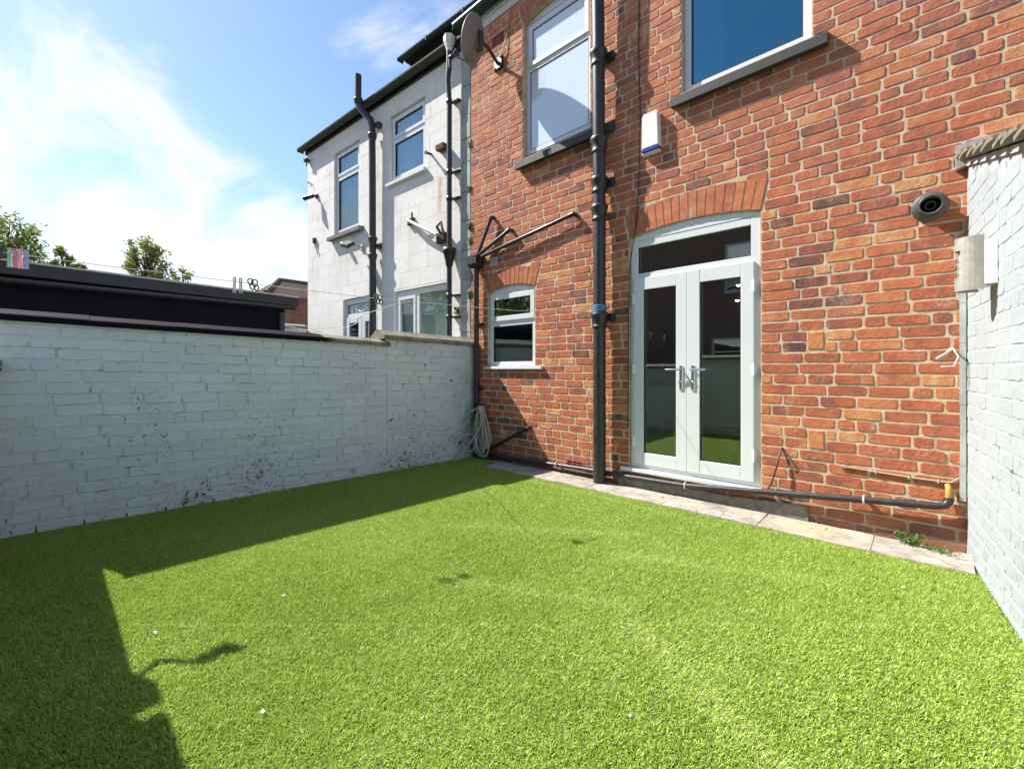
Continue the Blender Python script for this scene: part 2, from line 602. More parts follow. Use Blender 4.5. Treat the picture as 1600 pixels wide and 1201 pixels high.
class MB:
    def __init__(self):
        self.v, self.f, self.t = [], [], []
        self.smooth = []

    def add(self, vs, fs, tint=0.5, smooth=False):
        b = len(self.v)
        self.v += [tuple(x) for x in vs]
        for f in fs:
            self.f.append(tuple(i + b for i in f))
            self.t.append(tint)
            self.smooth.append(smooth)

    def hexa(self, p8, tint=0.5):
        self.add(p8, [(0, 3, 2, 1), (4, 5, 6, 7), (0, 1, 5, 4), (1, 2, 6, 5), (2, 3, 7, 6), (3, 0, 4, 7)], tint)

    def box(self, x0, x1, y0, y1, z0, z1, tint=0.5):
        self.hexa([(x0, y0, z0), (x1, y0, z0), (x1, y1, z0), (x0, y1, z0), (x0, y0, z1), (x1, y0, z1), (x1, y1, z1), (x0, y1, z1)], tint)

    def fbox(self, F, u0, u1, d0, d1, z0, z1, tint=0.5, k=0.0, cham=0.0):
        """box in a frame (k shears z along u); cham rounds the outer rim a little"""
        if cham <= 0:
            q = [F.p(u0, d0, z0 + k * u0), F.p(u1, d0, z0 + k * u1), F.p(u1, d1, z0 + k * u1), F.p(u0, d1, z0 + k * u0),
                 F.p(u0, d0, z1 + k * u0), F.p(u1, d0, z1 + k * u1), F.p(u1, d1, z1 + k * u1), F.p(u0, d1, z1 + k * u0)]
            self.hexa(q, tint)
            return
        c = cham
        vs, fs = [], []
        for (d, i) in ((d0, 0), (d1 - c, 0), (d1, c)):
            for (u, z) in ((u0 + i, z0 + i), (u1 - i, z0 + i), (u1 - i, z1 - i), (u0 + i, z1 - i)):
                vs.append(F.p(u, d, z + k * u))
        for r in range(2):
            for i in range(4):
                j = (i + 1) % 4
                fs.append((r * 4 + i, r * 4 + j, r * 4 + 4 + j, r * 4 + 4 + i))
        fs.append((8, 9, 10, 11))
        fs.append((3, 2, 1, 0))
        self.add(vs, fs, tint)

    def prism(self, F, poly, d0, d1, tint=0.5):
        n = len(poly)
        vs = [F.p(u, d0, z) for u, z in poly] + [F.p(u, d1, z) for u, z in poly]
        fs = [tuple(range(n - 1, -1, -1)), tuple(range(n, 2 * n))]
        fs += [(i, (i + 1) % n, n + (i + 1) % n, n + i) for i in range(n)]
        self.add(vs, fs, tint)

    def extrude(self, F, prof, u0, u1, tint=0.5, smooth=False, k=0.0):
        """closed profile of (d, z) run along u"""
        n = len(prof)
        vs = [F.p(u0, d, z + k * u0) for d, z in prof] + [F.p(u1, d, z + k * u1) for d, z in prof]
        self.add(vs, [(i, (i + 1) % n, n + (i + 1) % n, n + i) for i in range(n)], tint, smooth)
        self.add(vs, [tuple(range(n - 1, -1, -1)), tuple(range(n, 2 * n))], tint)

    def tube(self, path, r, n=10, tint=0.5, caps=True, smooth=True, closed=False):
        P = [Vector(p) for p in path]
        m = len(P)
        rs = r if isinstance(r, (list, tuple)) else [r] * m
        rings = []
        ref = None
        for i in range(m):
            a = P[i - 1] if (i > 0 or closed) else P[i]
            b = P[(i + 1) % m] if (i < m - 1 or closed) else P[i]
            t = (b - a)
            if t.length < 1e-9:
                t = Vector((0, 0, 1))
            t.normalize()
            if ref is None:
                ref = Vector((0, 0, 1)) if abs(t.z) < 0.9 else Vector((1, 0, 0))
            x = ref - t * ref.dot(t)
            if x.length < 1e-6:
                x = t.orthogonal()
            x.normalize()
            y = t.cross(x)
            ref = x
            rings.append([P[i] + (x * math.cos(2 * math.pi * j / n) + y * math.sin(2 * math.pi * j / n)) * rs[i] for j in range(n)])
        vs = [v for rg in rings for v in rg]
        fs = []
        for i in range(m if closed else m - 1):
            for j in range(n):
                k = (j + 1) % n
                i2 = (i + 1) % m
                fs.append((i * n + j, i * n + k, i2 * n + k, i2 * n + j))
        self.add(vs, fs, tint, smooth)
        if caps and not closed:
            self.add(rings[0], [tuple(range(n - 1, -1, -1))], tint)
            self.add(rings[-1], [tuple(range(n))], tint)

    def lathe(self, o, axis, prof, n=24, tint=0.5, smooth=True):
        """prof of (radius, distance along axis)"""
        o, ax = Vector(o), Vector(axis).normalized()
        x = ax.orthogonal().normalized()
        y = ax.cross(x)
        vs = []
        for r, h in prof:
            for j in range(n):
                a = 2 * math.pi * j / n
                vs.append(o + ax * h + (x * math.cos(a) + y * math.sin(a)) * r)
        fs = []
        for i in range(len(prof) - 1):
            for j in range(n):
                k = (j + 1) % n
                fs.append((i * n + j, i * n + k, i * n + n + k, i * n + n + j))
        self.add(vs, fs, tint, smooth)

    def build(self, name, mat, parent=None, label=None, kind=None, attr=False, loc=None):
        me = bpy.data.meshes.new(name)
        base = Vector((0, 0, 0))
        p = parent
        while p is not None:
            base = base + p.location
            p = p.parent
        own = Vector(loc) if loc is not None else Vector((0, 0, 0))
        sh = base + own if parent is not None else own
        V = np.array(self.v, dtype=np.float32).reshape(-1, 3) - np.array(sh, dtype=np.float32)
        me.from_pydata(V.tolist(), [], self.f)
        if any(self.smooth):
            me.polygons.foreach_set('use_smooth', self.smooth)
        if attr:
            at = me.attributes.new('tint', 'FLOAT', 'FACE')
            at.data.foreach_set('value', self.t)
        me.materials.append(M[mat])
        o = bpy.data.objects.new(name, me)
        o.location = own
        COL.objects.link(o)
        if parent is not None:
            o.parent = parent
        if label:
            o['label'] = label
        if kind:
            o['kind'] = kind
        return o


def thing(name, loc, label, cat, group=None):
    o = bpy.data.objects.new(name, None)
    o.empty_display_size = 0.2
    o.location = loc
    o['label'] = label
    o['category'] = cat
    if group:
        o['group'] = group
    COL.objects.link(o)
    return o


def tag(o, label, cat, group=None):
    o['label'] = label
    o['category'] = cat
    if group:
        o['group'] = group
    return o


# ------------------------------------------------------------------ masonry
CAMP = cam.location.copy()
_c, _s = 0.7266, 0.6871


def screen(p):
    X, Y, Z = p[0] - CAMP.x, p[1] - CAMP.y, p[2] - CAMP.z
    f = -_s * X + _c * Y
    r = _c * X + _s * Y
    if f < 0.05:
        return None
    return 800 + 690 * r / f, 577 - 690 * Z / f


def px_area(F, b, k):
    u0, u1, z0, z1 = b[:4]
    um = (u0 + u1) / 2
    q = [screen(F.p(u, 0, z + k * um)) for u, z in ((u0, z0), (u1, z0), (u1, z1), (u0, z1))]
    if any(x is None for x in q):
        return 0
    cx, cy = sum(x[0] for x in q) / 4, sum(x[1] for x in q) / 4
    if not (-10 < cx < 1610 and -10 < cy < 1211):
        return 0
    a = 0
    for i in range(4):
        j = (i + 1) % 4
        a += q[i][0] * q[j][1] - q[j][0] * q[i][1]
    return abs(a) / 2


def outline(u0, u1, z0, z1, rng, j):
    n = 5 if (u1 - u0) > 0.14 else 4
    pts = []
    cr = min(0.016, (z1 - z0) * 0.22)
    for row, (zz, sg) in enumerate(((z0, 1), (z1, -1))):
        idx = range(n) if row == 0 else range(n - 1, -1, -1)
        for i in idx:
            if i == 0:
                u = u0 + rng.uniform(0, j)
                c = cr * rng.uniform(0.15, 1.0)
                q = [(u, zz + sg * c), (u + c * rng.uniform(0.5, 1.2), zz + sg * rng.uniform(0, j))]
                pts += q if row == 0 else q[::-1]
            elif i == n - 1:
                u = u1 - rng.uniform(0, j)
                c = cr * rng.uniform(0.15, 1.0)
                q = [(u - c * rng.uniform(0.5, 1.2), zz + sg * rng.uniform(0, j)), (u, zz + sg * c)]
                pts += q if row == 0 else q[::-1]
            else:
                pts.append((u0 + (u1 - u0) * i / (n - 1) + rng.uniform(-0.01, 0.01), zz + rng.uniform(-j, j)))
    return pts


def stone(mb, F, pts, proud, inset, tint, rng, k=0.0, rough=0.0):
    """one brick face: base ring in the joint, arris ring, face"""
    n = len(pts)
    cu = sum(p[0] for p in pts) / n
    cz = sum(p[1] for p in pts) / n
    hu = max(abs(p[0] - cu) for p in pts)
    hz = max(abs(p[1] - cz) for p in pts)
    vs = []
    tilt = rng.uniform(-rough, rough)
    tz = rng.uniform(-rough, rough)
    for (d, i) in ((-0.008, 0.0), (proud * 0.55, inset * 0.25), (proud, inset)):
        for (u, z) in pts:
            su, sz = 1 - i / max(hu, 0.01), 1 - i / max(hz, 0.01)
            uu, zz = cu + (u - cu) * su, cz + (z - cz) * sz
            dd = d
            if d > 0:
                dd = d + tilt * (u - cu) / max(hu, 0.01) + tz * (z - cz) / max(hz, 0.01) + rng.uniform(-0.0006, 0.0006)
            vs.append(F.p(uu, dd, zz + k * cu))
    fs = []
    for r in range(2):
        for i in range(n):
            j = (i + 1) % n
            fs.append((r * n + i, r * n + j, r * n + n + j, r * n + n + i))
    fs.append(tuple(range(2 * n, 3 * n)))
    mb.add(vs, fs, tint)


def lay(u0, u1, z0, z1, ch, bl, joint, rng, blocked=None, header=0.10, ztop=None):
    out = []
    nc = int(math.ceil((z1 - z0) / ch))
    for i in range(nc):
        za, zb = z0 + i * ch, min(z0 + (i + 1) * ch, z1)
        if zb - za < ch * 0.5:
            continue
        free = [(u0, u1)]
        if blocked:
            for (a, b) in blocked(za, zb):
                nf = []
                for (p, q) in free:
                    if b <= p or a >= q:
                        nf.append((p, q))
                    else:
                        if a > p:
                            nf.append((p, a))
                        if b < q:
                            nf.append((b, q))
                free = nf
        u = u0 - bl + (0.0 if i % 2 == 0 else bl * 0.5) + rng.uniform(-0.03, 0.03)
        cuts = []
        hc = (i % 5 == 3) and header > 0.05
        while u < u1:
            L = bl * rng.uniform(0.95, 1.04)
            if (hc and rng.random() < 0.55) or rng.random() < header:
                L = bl * rng.choice((0.48, 0.52, 0.72))
            cuts.append((u, u + L))
            u += L
        zj = [rng.uniform(-0.0015, 0.0015), rng.uniform(-0.0015, 0.0015)]
        for (p, q) in free:
            if q - p < 0.025:
                continue
            seg = []
            for (a, b) in cuts:
                a2, b2 = max(a, p), min(b, q)
                if b2 - a2 > 0.0:
                    seg.append([a2, b2])
            # merge slivers
            k = 0
            while k < len(seg):
                if seg[k][1] - seg[k][0] < 0.055 and len(seg) > 1:
                    if k + 1 < len(seg):
                        seg[k + 1][0] = seg[k][0]
                    else:
                        seg[k - 1][1] = seg[k][1]
                    seg.pop(k)
                else:
                    k += 1
            for (a, b) in seg:
                ja = joint / 2 if a > p + 1e-6 else 0.002
                jb = joint / 2 if b < q - 1e-6 else 0.002
                if ztop is not None and ztop(0.5 * (a + b)) < zb:
                    continue
                out.append((a + ja, b - jb, za + joint / 2 + zj[0], zb - joint / 2 + zj[1]))
    return out


def masonry(parent, F, bricks, mat, rng, proud=(0.002, 0.005), inset=0.003, jit=0.0015, k=0.0, tintf=None, name='brick', most=296, visible=None, rough=0.0008):
    sc = []
    for b in bricks:
        a = px_area(F, b, k)
        if visible and not visible(b):
            a = 0
        sc.append(a)
    order = sorted(range(len(bricks)), key=lambda i: -sc[i])
    single = set(i for i in order[:most] if sc[i] > 0)
    rest = MB()
    for i, b in enumerate(bricks):
        t = tintf(rng, b) if tintf else rng.random()
        mb = MB() if i in single else rest
        stone(mb, F, outline(b[0], b[1], b[2], b[3], rng, jit), rng.uniform(*proud), inset, t, rng, k, rough)
        if i in single:
            c = F.p((b[0] + b[1]) / 2, 0, (b[2] + b[3]) / 2 + k * (b[0] + b[1]) / 2)
            base = parent.location
            mb.build(name, mat, parent, attr=True, loc=tuple(c - base))
    if rest.f:
        rest.build(name + '_courses', mat, parent, kind='stuff', attr=True)


def sheet(mb, F, u0, u1, z0, z1, openings, reveal, d=0.0):
    us = sorted(set([u0, u1] + [x for o in openings for x in o[:2] if u0 < x < u1]))
    zs = sorted(set([z0, z1] + [x for o in openings for x in o[2:] if z0 < x < z1]))
    for i in range(len(us) - 1):
        for j in range(len(zs) - 1):
            a, b, p, q = us[i], us[i + 1], zs[j], zs[j + 1]
            um, zm = (a + b) / 2, (p + q) / 2
            if any(o[0] < um < o[1] and o[2] < zm < o[3] for o in openings):
                continue
            mb.add([F.p(a, d, p), F.p(b, d, p), F.p(b, d, q), F.p(a, d, q)], [(0, 1, 2, 3)])
    for (a, b, p, q) in openings:
        for e in (((a, p), (a, q)), ((b, q), (b, p)), ((b, p), (a, p)), ((a, q), (b, q))):
            (ua, za), (ub, zb) = e
            mb.add([F.p(ua, d, za), F.p(ub, d, zb), F.p(ub, d - reveal, zb), F.p(ua, d - reveal, za)], [(0, 1, 2, 3)])


class Arch:
    def __init__(self, u0, u1, spring, rise, thick):
        self.u0, self.u1, self.sp = u0, u1, spring
        h = (u1 - u0) / 2
        self.cu = (u0 + u1) / 2
        self.r = (h * h + rise * rise) / (2 * rise)
        self.cz = spring + rise - self.r
        self.th = math.asin(h / self.r)
        self.re = self.r + thick
        self.crown = spring + rise

    def z(self, u):
        return self.cz + math.sqrt(max(self.r ** 2 - (u - self.cu) ** 2, 0))

    def pts(self, n=14, r=None):
        r = r or self.r
        return [(self.cu + r * math.sin(-self.th + 2 * self.th * i / n), self.cz + r * math.cos(-self.th + 2 * self.th * i / n)) for i in range(n + 1)]

    def block(self, za, zb):
        zm = (za + zb) / 2
        if zm < self.sp or zm > self.cz + self.re:
            if not (za < self.cz + self.re and zb > self.sp):
                return None
        zz = max(min(zm, self.cz + self.re - 0.012), self.sp)
        hw = min(math.sqrt(max(self.re ** 2 - (zz - self.cz) ** 2, 0)), (zz - self.cz) * math.tan(self.th) + 0.01)
        return (self.cu - hw - 0.006, self.cu + hw + 0.006)

    def bricks(self, parent, F, rng, tintf, w=0.076):
        L = 2 * self.th * (self.r + self.re) / 2
        n = int(round(L / w))
        for i in range(n):
            a0 = -self.th + 2 * self.th * (i + 0.06) / n
            a1 = -self.th + 2 * self.th * (i + 0.94) / n
            pts = []
            for (a, r) in ((a0, self.r + 0.002), ((a0 + a1) / 2, self.r + 0.002), (a1, self.r + 0.002), (a1, (self.r + self.re) / 2), (a1, self.re - 0.002), ((a0 + a1) / 2, self.re - 0.001), (a0, self.re - 0.002), (a0, (self.r + self.re) / 2)):
                pts.append((self.cu + r * math.sin(a) + rng.uniform(-0.001, 0.001), self.cz + r * math.cos(a) + rng.uniform(-0.001, 0.001)))
            mb = MB()
            stone(mb, F, pts, rng.uniform(0.004, 0.006), 0.0025, tintf(rng, None), rng)
            mb.build('arch_brick', 'brick', parent, attr=True)

    def spandrel(self, mb, F, d0, d1):
        top = self.crown + 0.002
        P = self.pts(16)
        for i in range(16):
            (ua, za), (ub, zb) = P[i], P[i + 1]
            mb.prism(F, [(ua, za), (ub, zb), (ub, top), (ua, top)], d0, d1)


def ring(mb, F, u0, u1, z0, z1, w, d0, d1, wb=None, wt=None, cham=0.003):
    wb = w if wb is None else wb
    wt = w if wt is None else wt
    mb.fbox(F, u0, u0 + w, d0, d1, z0, z1, cham=cham)
    mb.fbox(F, u1 - w, u1, d0, d1, z0, z1, cham=cham)
    mb.fbox(F, u0 + w, u1 - w, d0, d1 - 0.0015, z0, z0 + wb, cham=cham)
    mb.fbox(F, u0 + w, u1 - w, d0, d1 - 0.0015, z1 - wt, z1, cham=cham)


def pane(F, u0, u1, z0, z1, d, mat, parent, name='pane', t=0.006):
    mb = MB()
    mb.fbox(F, u0, u1, d - t, d, z0, z1)
    return mb.build(name, mat, parent)


def bead(F, u0, u1, z0, z1, d, parent, w=0.009):
    mb = MB()
    ring(mb, F, u0, u1, z0, z1, w, d - 0.01, d + 0.004, cham=0)
    return mb.build('glazing_bead', 'gasket', parent)


# ------------------------------------------------------------------ ground, lawn, paving
mb = MB()
mb.add([(-400, -400, -0.02), (400, -400, -0.02), (400, 400, -0.02), (-400, 400, -0.02)], [(0, 1, 2, 3)])
mb.build('ground', 'earth', kind='structure')


def lawn_edge(x):
    pts = ((-5.0, -0.02), (-3.98, -0.03), (-3.86, -0.335), (-3.30, -0.245), (-2.6, -0.235), (-1.75, -0.262), (-0.9, -0.285), (-0.2, -0.292), (0.3, -0.275), (1.2, -0.275))
    for (a, b), (c, d) in zip(pts, pts[1:]):
        if a <= x <= c:
            return b + (d - b) * (x - a) / (c - a)
    return -0.28


mb = MB()
xs = [-4.70 + i * 0.1 for i in range(56)]
for a, b in zip(xs, xs[1:]):
    mb.add([(a, -4.35, 0.004), (b, -4.35, 0.004), (b, lawn_edge(b), 0.004), (a, lawn_edge(a), 0.004)], [(0, 1, 2, 3)])
mb.build('lawn_base', 'soil', kind='structure')


def build_turf():
    rs = np.random.RandomState(7)
    ex = np.array([-5.0, -3.98, -3.86, -3.30, -2.6, -1.75, -0.9, -0.2, 0.3, 1.2])
    ey = np.array([-0.02, -0.03, -0.335, -0.245, -0.235, -0.262, -0.285, -0.292, -0.275, -0.275])
    n = 2000000
    x = rs.uniform(-4.72, 0.75, n)
    y = rs.uniform(-4.3, 0.0, n)
    e = np.interp(x, ex, ey) + 0.012 * np.sin(x * 23) * np.sin(x * 7.3 + 1)
    xl = -4.40 + 0.0524 * y + 0.01
    xr = 0.171 - 0.111 * y - 0.012
    f = -_s * x + _c * (y + 3.95)
    keep = (y < e) & (x > xl) & (x < xr) & (f > 0.75)
    x, y, f = x[keep], y[keep], f[keep]
    n = len(x)
    patch = np.sin(x * 3.1 + 1.3 * np.sin(y * 2.3)) * np.sin(y * 3.7 + 0.8 * np.sin(x * 4.1)) * 0.5 + 0.5
    fine = np.sin(x * 61 + 3 * np.sin(y * 37)) * np.sin(y * 67 + 2.5 * np.sin(x * 43)) * 0.5 + 0.5
    az = rs.uniform(0, 2 * np.pi, n)
    lean = np.abs(rs.normal(0.92, 0.34, n)).clip(0.05, 1.45)
    L = rs.uniform(0.012, 0.023, n) * (0.85 + 0.25 * patch) * (0.80 + 0.4 * fine)
    w = rs.uniform(0.0008, 0.0015, n) * (0.75 + 0.22 * np.clip(f, 0.8, 4.0))
    # the pile is brushed slightly one way
    hx, hy = np.cos(az) * np.sin(lean) + 0.10, np.sin(az) * np.sin(lean) - 0.12
    hz = np.cos(lean)
    px, py = -np.sin(az), np.cos(az)
    b = np.stack([x, y, np.full(n, 0.006)], 1)
    mid = b + np.stack([hx * L * 0.45, hy * L * 0.45, hz * L * 0.62 + 0.003], 1)
    tip = b + np.stack([hx * L * 1.05, hy * L * 1.05, hz * L * 0.95 + 0.003], 1)
    s = np.stack([px * w, py * w, np.zeros(n)], 1)
    near = f < 2.0
    i3, i1 = np.where(near)[0], np.where(~near)[0]
    A, B = len(i3), len(i1)
    V3 = np.stack([b[i3] - s[i3], b[i3] + s[i3], mid[i3] + s[i3] * 0.95, mid[i3] - s[i3] * 0.95, tip[i3]], 1)
    V1 = np.stack([b[i1] - s[i1] * 1.3, b[i1] + s[i1] * 1.3, tip[i1]], 1)
    V = np.concatenate([V3.reshape(-1, 3), V1.reshape(-1, 3)]).astype(np.float32)
    l3 = (np.arange(A) * 5)[:, None] + np.array([[0, 1, 2, 3, 3, 2, 4]])
    l1 = A * 5 + (np.arange(B) * 3)[:, None] + np.array([[0, 1, 2]])
    loops = np.concatenate([l3.ravel(), l1.ravel()]).astype(np.int32)
    tot = np.concatenate([np.tile(np.array([4, 3]), A), np.full(B, 3)]).astype(np.int32)
    start = np.concatenate([[0], np.cumsum(tot)[:-1]]).astype(np.int32)
    me = bpy.data.meshes.new('artificial_grass')
    me.vertices.add(len(V))
    me.vertices.foreach_set('co', V.ravel())
    me.loops.add(len(loops))
    me.loops.foreach_set('vertex_index', loops)
    me.polygons.add(len(tot))
    me.polygons.foreach_set('loop_start', start)
    me.polygons.foreach_set('loop_total', tot)
    t = (rs.beta(1.15, 1.15, n) * 0.82 + 0.08 * patch + 0.10 * fine + (rs.uniform(0, 1, n) > 0.95) * 0.25)
    # a seam in the turf parallel to the house, and a few scuffed, flattened streaks
    seam = np.exp(-((y + 0.50 + 0.02 * np.sin(x * 3)) / 0.014) ** 2) * np.clip((x + 3.3) / 0.4, 0, 1) * np.clip((-1.1 - x) / 0.4, 0, 1)
    for (a0, b0, a1, b1, wd) in ((-2.6, -1.9, -1.5, -1.1, 0.05), (-1.4, -1.5, -0.4, -1.0, 0.06), (-1.9, -2.4, -1.1, -2.0, 0.05), (-1.0, -2.1, -0.3, -2.5, 0.06)):
        dx, dy = a1 - a0, b1 - b0
        k = np.clip(((x - a0) * dx + (y - b0) * dy) / (dx * dx + dy * dy), 0, 1)
        d2 = (x - a0 - k * dx) ** 2 + (y - b0 - k * dy) ** 2
        seam = seam + 0.55 * np.exp(-d2 / wd ** 2)
    t = (t + 0.26 * seam).clip(0, 1)
    tt = np.concatenate([np.repeat(t[i3], 2), t[i1]]).astype(np.float32)
    at = me.attributes.new('tint', 'FLOAT', 'FACE')
    at.data.foreach_set('value', tt)
    me.materials.append(M['grass'])
    me.update(calc_edges=True)
    o = bpy.data.objects.new('artificial_grass', me)
    o['kind'] = 'stuff'
    COL.objects.link(o)


build_turf()

# paving strip along the house
mb = MB()
mb.box(-4.0, 0.30, -0.36, 0.02, -0.02, 0.006)
path = mb.build('paving_strip', 'earth', kind='structure')
rp = random.Random(5)
for (x0, x1, y0, y1, zt, t) in ((-3.86, -3.42, -0.35, -0.13, 0.026, 0.75), (-3.95, -3.44, -0.12, -0.01, 0.021, 0.95), (-3.41, -3.17, -0.36, -0.17, 0.024, 0.9),
                                (-3.43, -3.17, -0.16, -0.01, 0.028, 0.8), (-3.165, -2.414, -0.36, -0.01, 0.031, 0.12), (-2.412, -1.655, -0.36, -0.01, 0.030, 0.2),
                                (-1.653, -0.925, -0.36, -0.01, 0.033, 0.1), (-0.923, -0.275, -0.36, -0.01, 0.030, 0.05), (-0.273, 0.19, -0.36, -0.01, 0.027, 0.25)):
    mb = MB()
    nx = 7
    low, up = [], []
    for i in range(nx):
        f = i / (nx - 1)
        low.append((x0 + (x1 - x0) * f + rp.uniform(-.004, .004), y0 + rp.uniform(-.006, .006)))
        up.append((x0 + (x1 - x0) * f + rp.uniform(-.004, .004), y1 + rp.uniform(-.006, .002)))
    ringp = low + up[::-1]
    n = len(ringp)
    cx = sum(p[0] for p in ringp) / n
    cy = sum(p[1] for p in ringp) / n
    vs = [(p[0], p[1], 0.0) for p in ringp] + [(p[0], p[1], zt - 0.006 + rp.uniform(-.002, .002)) for p in ringp]
    vs += [(cx + (p[0] - cx) * 0.996, cy + (p[1] - cy) * 0.975, zt + rp.uniform(-.002, .002)) for p in ringp]
    fs = [(r * n + i, r * n + (i + 1) % n, r * n + n + (i + 1) % n, r * n + n + i) for r in range(2) for i in range(n)]
    mb.add(vs, fs, t)
    mb.add(vs[2 * n:], [tuple(range(n))], t)
    mb.build('flagstone', 'paving', path, attr=True)

# ------------------------------------------------------------------ the red brick house
house = thing('brick_house', (-2.0, 0, 0), 'red brick terraced house with white French doors and soldier brick arches', 'house')
rb = random.Random(11)


def red_tint(r, b):
    x = r.random()
    if x < 0.05:
        return r.uniform(0.10, 0.28)
    if x < 0.15:
        return r.uniform(0.80, 0.93)
    return min(max(r.gauss(0.52, 0.11), 0.2), 0.8)


def orange_tint(r, b):
    return min(max(r.gauss(0.62, 0.09), 0.3), 0.85)


A_DOOR = Arch(-2.145, -0.985, 2.45, 0.062, 0.245)
A_SMALL = Arch(-4.16, -3.362, 2.15, 0.066, 0.215)
A_UPL = Arch(-3.55, -2.60, 5.32, 0.08, 0.22)
X0, X1, ZT = -4.49, 1.35, 5.66
OPEN = [(-2.145, -0.985, 0.175, A_DOOR.crown), (-4.16, -3.362, 1.20, A_SMALL.crown), (-3.55, -2.60, 3.70, A_UPL.crown), (-1.63, -0.64, 3.66, 5.30)]
VENT_HI = (-4.09, -3.87, 5.275, 5.425)
VENT_LO = (-2.905, -2.69, 0.112, 0.182)
SOLD = [(-0.668, -0.560, 0.575, 0.735), (-0.672, -0.562, 1.315, 1.468)]

mb = MB()
sheet(mb, HOUSE, X0, X1, -0.02, ZT, OPEN + [VENT_HI, VENT_LO], 0.12)
for A in (A_DOOR, A_SMALL, A_UPL):
    A.spandrel(mb, HOUSE, -0.11, -0.001)
mb.build('wall', 'mortar', house)


def house_block(za, zb):
    r = []
    zm = (za + zb) / 2
    for (a, b, p, q) in OPEN + [VENT_HI, VENT_LO] + SOLD:
        if p - 0.012 < zm < q + 0.012:
            r.append((a - 0.003, b + 0.003))
    for A in (A_DOOR, A_SMALL, A_UPL):
        k = A.block(za, zb)
        if k:
            r.append(k)
    return r


bricks = lay(X0, X1, 0.0, ZT, 0.0812, 0.229, 0.0125, rb, house_block, header=0.11)


def seen_house(b):
    um, zm = (b[0] + b[1]) / 2, (b[2] + b[3]) / 2
    if um > 0.17 and zm < 2.6:
        return False
    return um < 0.6


masonry(house, HOUSE, bricks, 'brick', rb, proud=(0.0020, 0.0052), inset=0.0035, jit=0.0026, tintf=red_tint, visible=seen_house, rough=0.0008)
for (a, b, p, q) in SOLD:
    mb = MB()
    n = 10
    pts = [(a + 0.006 + rb.uniform(-.002, .002), p + 0.006), (b - 0.006, p + 0.006 + rb.uniform(-.002, .002)), (b - 0.006 + rb.uniform(-.002, .002), (p + q) / 2), (b - 0.006, q - 0.02), (a + 0.006, q - 0.02 + rb.uniform(-.003, .003)), (a + 0.006 + rb.uniform(-.002, .002), (p + q) / 2)]
    stone(mb, HOUSE, pts, 0.006, 0.003, 0.78, rb)
    mb.build('brick', 'brick', house, attr=True, label='orange brick set on end in the wall')
for A in (A_DOOR, A_SMALL, A_UPL):
    A.bricks(house, HOUSE, rb, orange_tint)

# air bricks
for (a, b, p, q), nx, nz in ((VENT_HI, 6, 4), (VENT_LO, 3, 2)):
    mb = MB()
    ring(mb, HOUSE, a, b, p, q, 0.014, -0.03, 0.004, cham=0.002)
    for i in range(1, nx):
        u = a + 0.014 + (b - a - 0.028) * i / nx
        mb.fbox(HOUSE, u - 0.005, u + 0.005, -0.03, 0.001, p + 0.014, q - 0.014)
    for j in range(1, nz):
        z = p + 0.014 + (q - p - 0.028) * j / nz
        mb.fbox(HOUSE, a + 0.014, b - 0.014, -0.03, -0.001, z - 0.005, z + 0.005)
    av = mb.build('air_brick', 'terracotta', house)
    mb = MB()
    mb.fbox(HOUSE, a + 0.002, b - 0.002, -0.06, -0.031, p + 0.002, q - 0.002)
    mb.build('backing', 'hole_dark', av)

# small window
F = HOUSE


def arch_head(mb, A, z0, d0, d1, gap=0.004):
    P = [(u, z - gap) for u, z in A.pts(14)]
    P[0] = (A.u0 + gap, P[0][1])
    P[-1] = (A.u1 - gap, P[-1][1])
    for i in range(14):
        mb.prism(F, [(P[i][0], z0), (P[i + 1][0], z0), P[i + 1], P[i]], d0, d1)


mb = MB()
ring(mb, F, -4.156, -3.366, 1.204, 2.135, 0.035, -0.085, -0.030)
arch_head(mb, A_SMALL, 2.1352, -0.085, -0.028)
mb.fbox(F, -4.121, -3.401, -0.085, -0.031, 1.745, 1.80, cham=0.003)
win = mb.build('window', 'upvc', house, label='small white window with top opening light, above the hose')
mb = MB()
ring(mb, F, -4.132, -3.392, 1.782, 2.113, 0.06, -0.062, -0.016)
mb.build('sash', 'upvc', win)
bead(F, -4.074, -3.450, 1.840, 2.055, -0.030, win)
pane(F, -4.072, -3.452, 1.842, 2.053, -0.032, 'house_glass', win)
mb = MB()
ring(mb, F, -4.121, -3.401, 1.239, 1.745, 0.028, -0.07, -0.034)
mb.build('sash', 'upvc', win)
bead(F, -4.094, -3.428, 1.266, 1.718, -0.040, win)
pane(F, -4.092, -3.430, 1.268, 1.716, -0.042, 'house_glass', win)
mb = MB()
mb.fbox(F, -4.195, -3.235, -0.08, 0.045, 1.172, 1.203, cham=0.004)
mb.build('sill', 'upvc', win)

# upper left window
mb = MB()
ring(mb, F, -3.546, -2.604, 3.752, 5.305, 0.055, -0.125, -0.062)
arch_head(mb, A_UPL, 5.3052, -0.125, -0.058)
mb.fbox(F, -3.491, -2.659, -0.125, -0.063, 4.735, 4.80, cham=0.003)
win = mb.build('window', 'upvc', house, label='upper window with frosted glass beside the soil pipe')
mb = MB()
ring(mb, F, -3.50, -2.65, 4.79, 5.27, 0.055, -0.09, -0.045)
mb.build('sash', 'upvc', win)
bead(F, -3.447, -2.703, 4.843, 5.217, -0.060, win)
pane(F, -3.445, -2.705, 4.845, 5.215, -0.062, 'frosted', win)
bead(F, -3.492, -2.658, 3.806, 4.737, -0.070, win)
pane(F, -3.490, -2.660, 3.808, 4.735, -0.072, 'frosted', win)
mb = MB()
mb.extrude(F, [(-0.09, 3.60), (0.085, 3.555), (0.09, 3.56), (0.09, 3.635), (0.083, 3.642), (-0.09, 3.752)], -3.61, -2.30)
mb.build('sill', 'sill_paint', win)

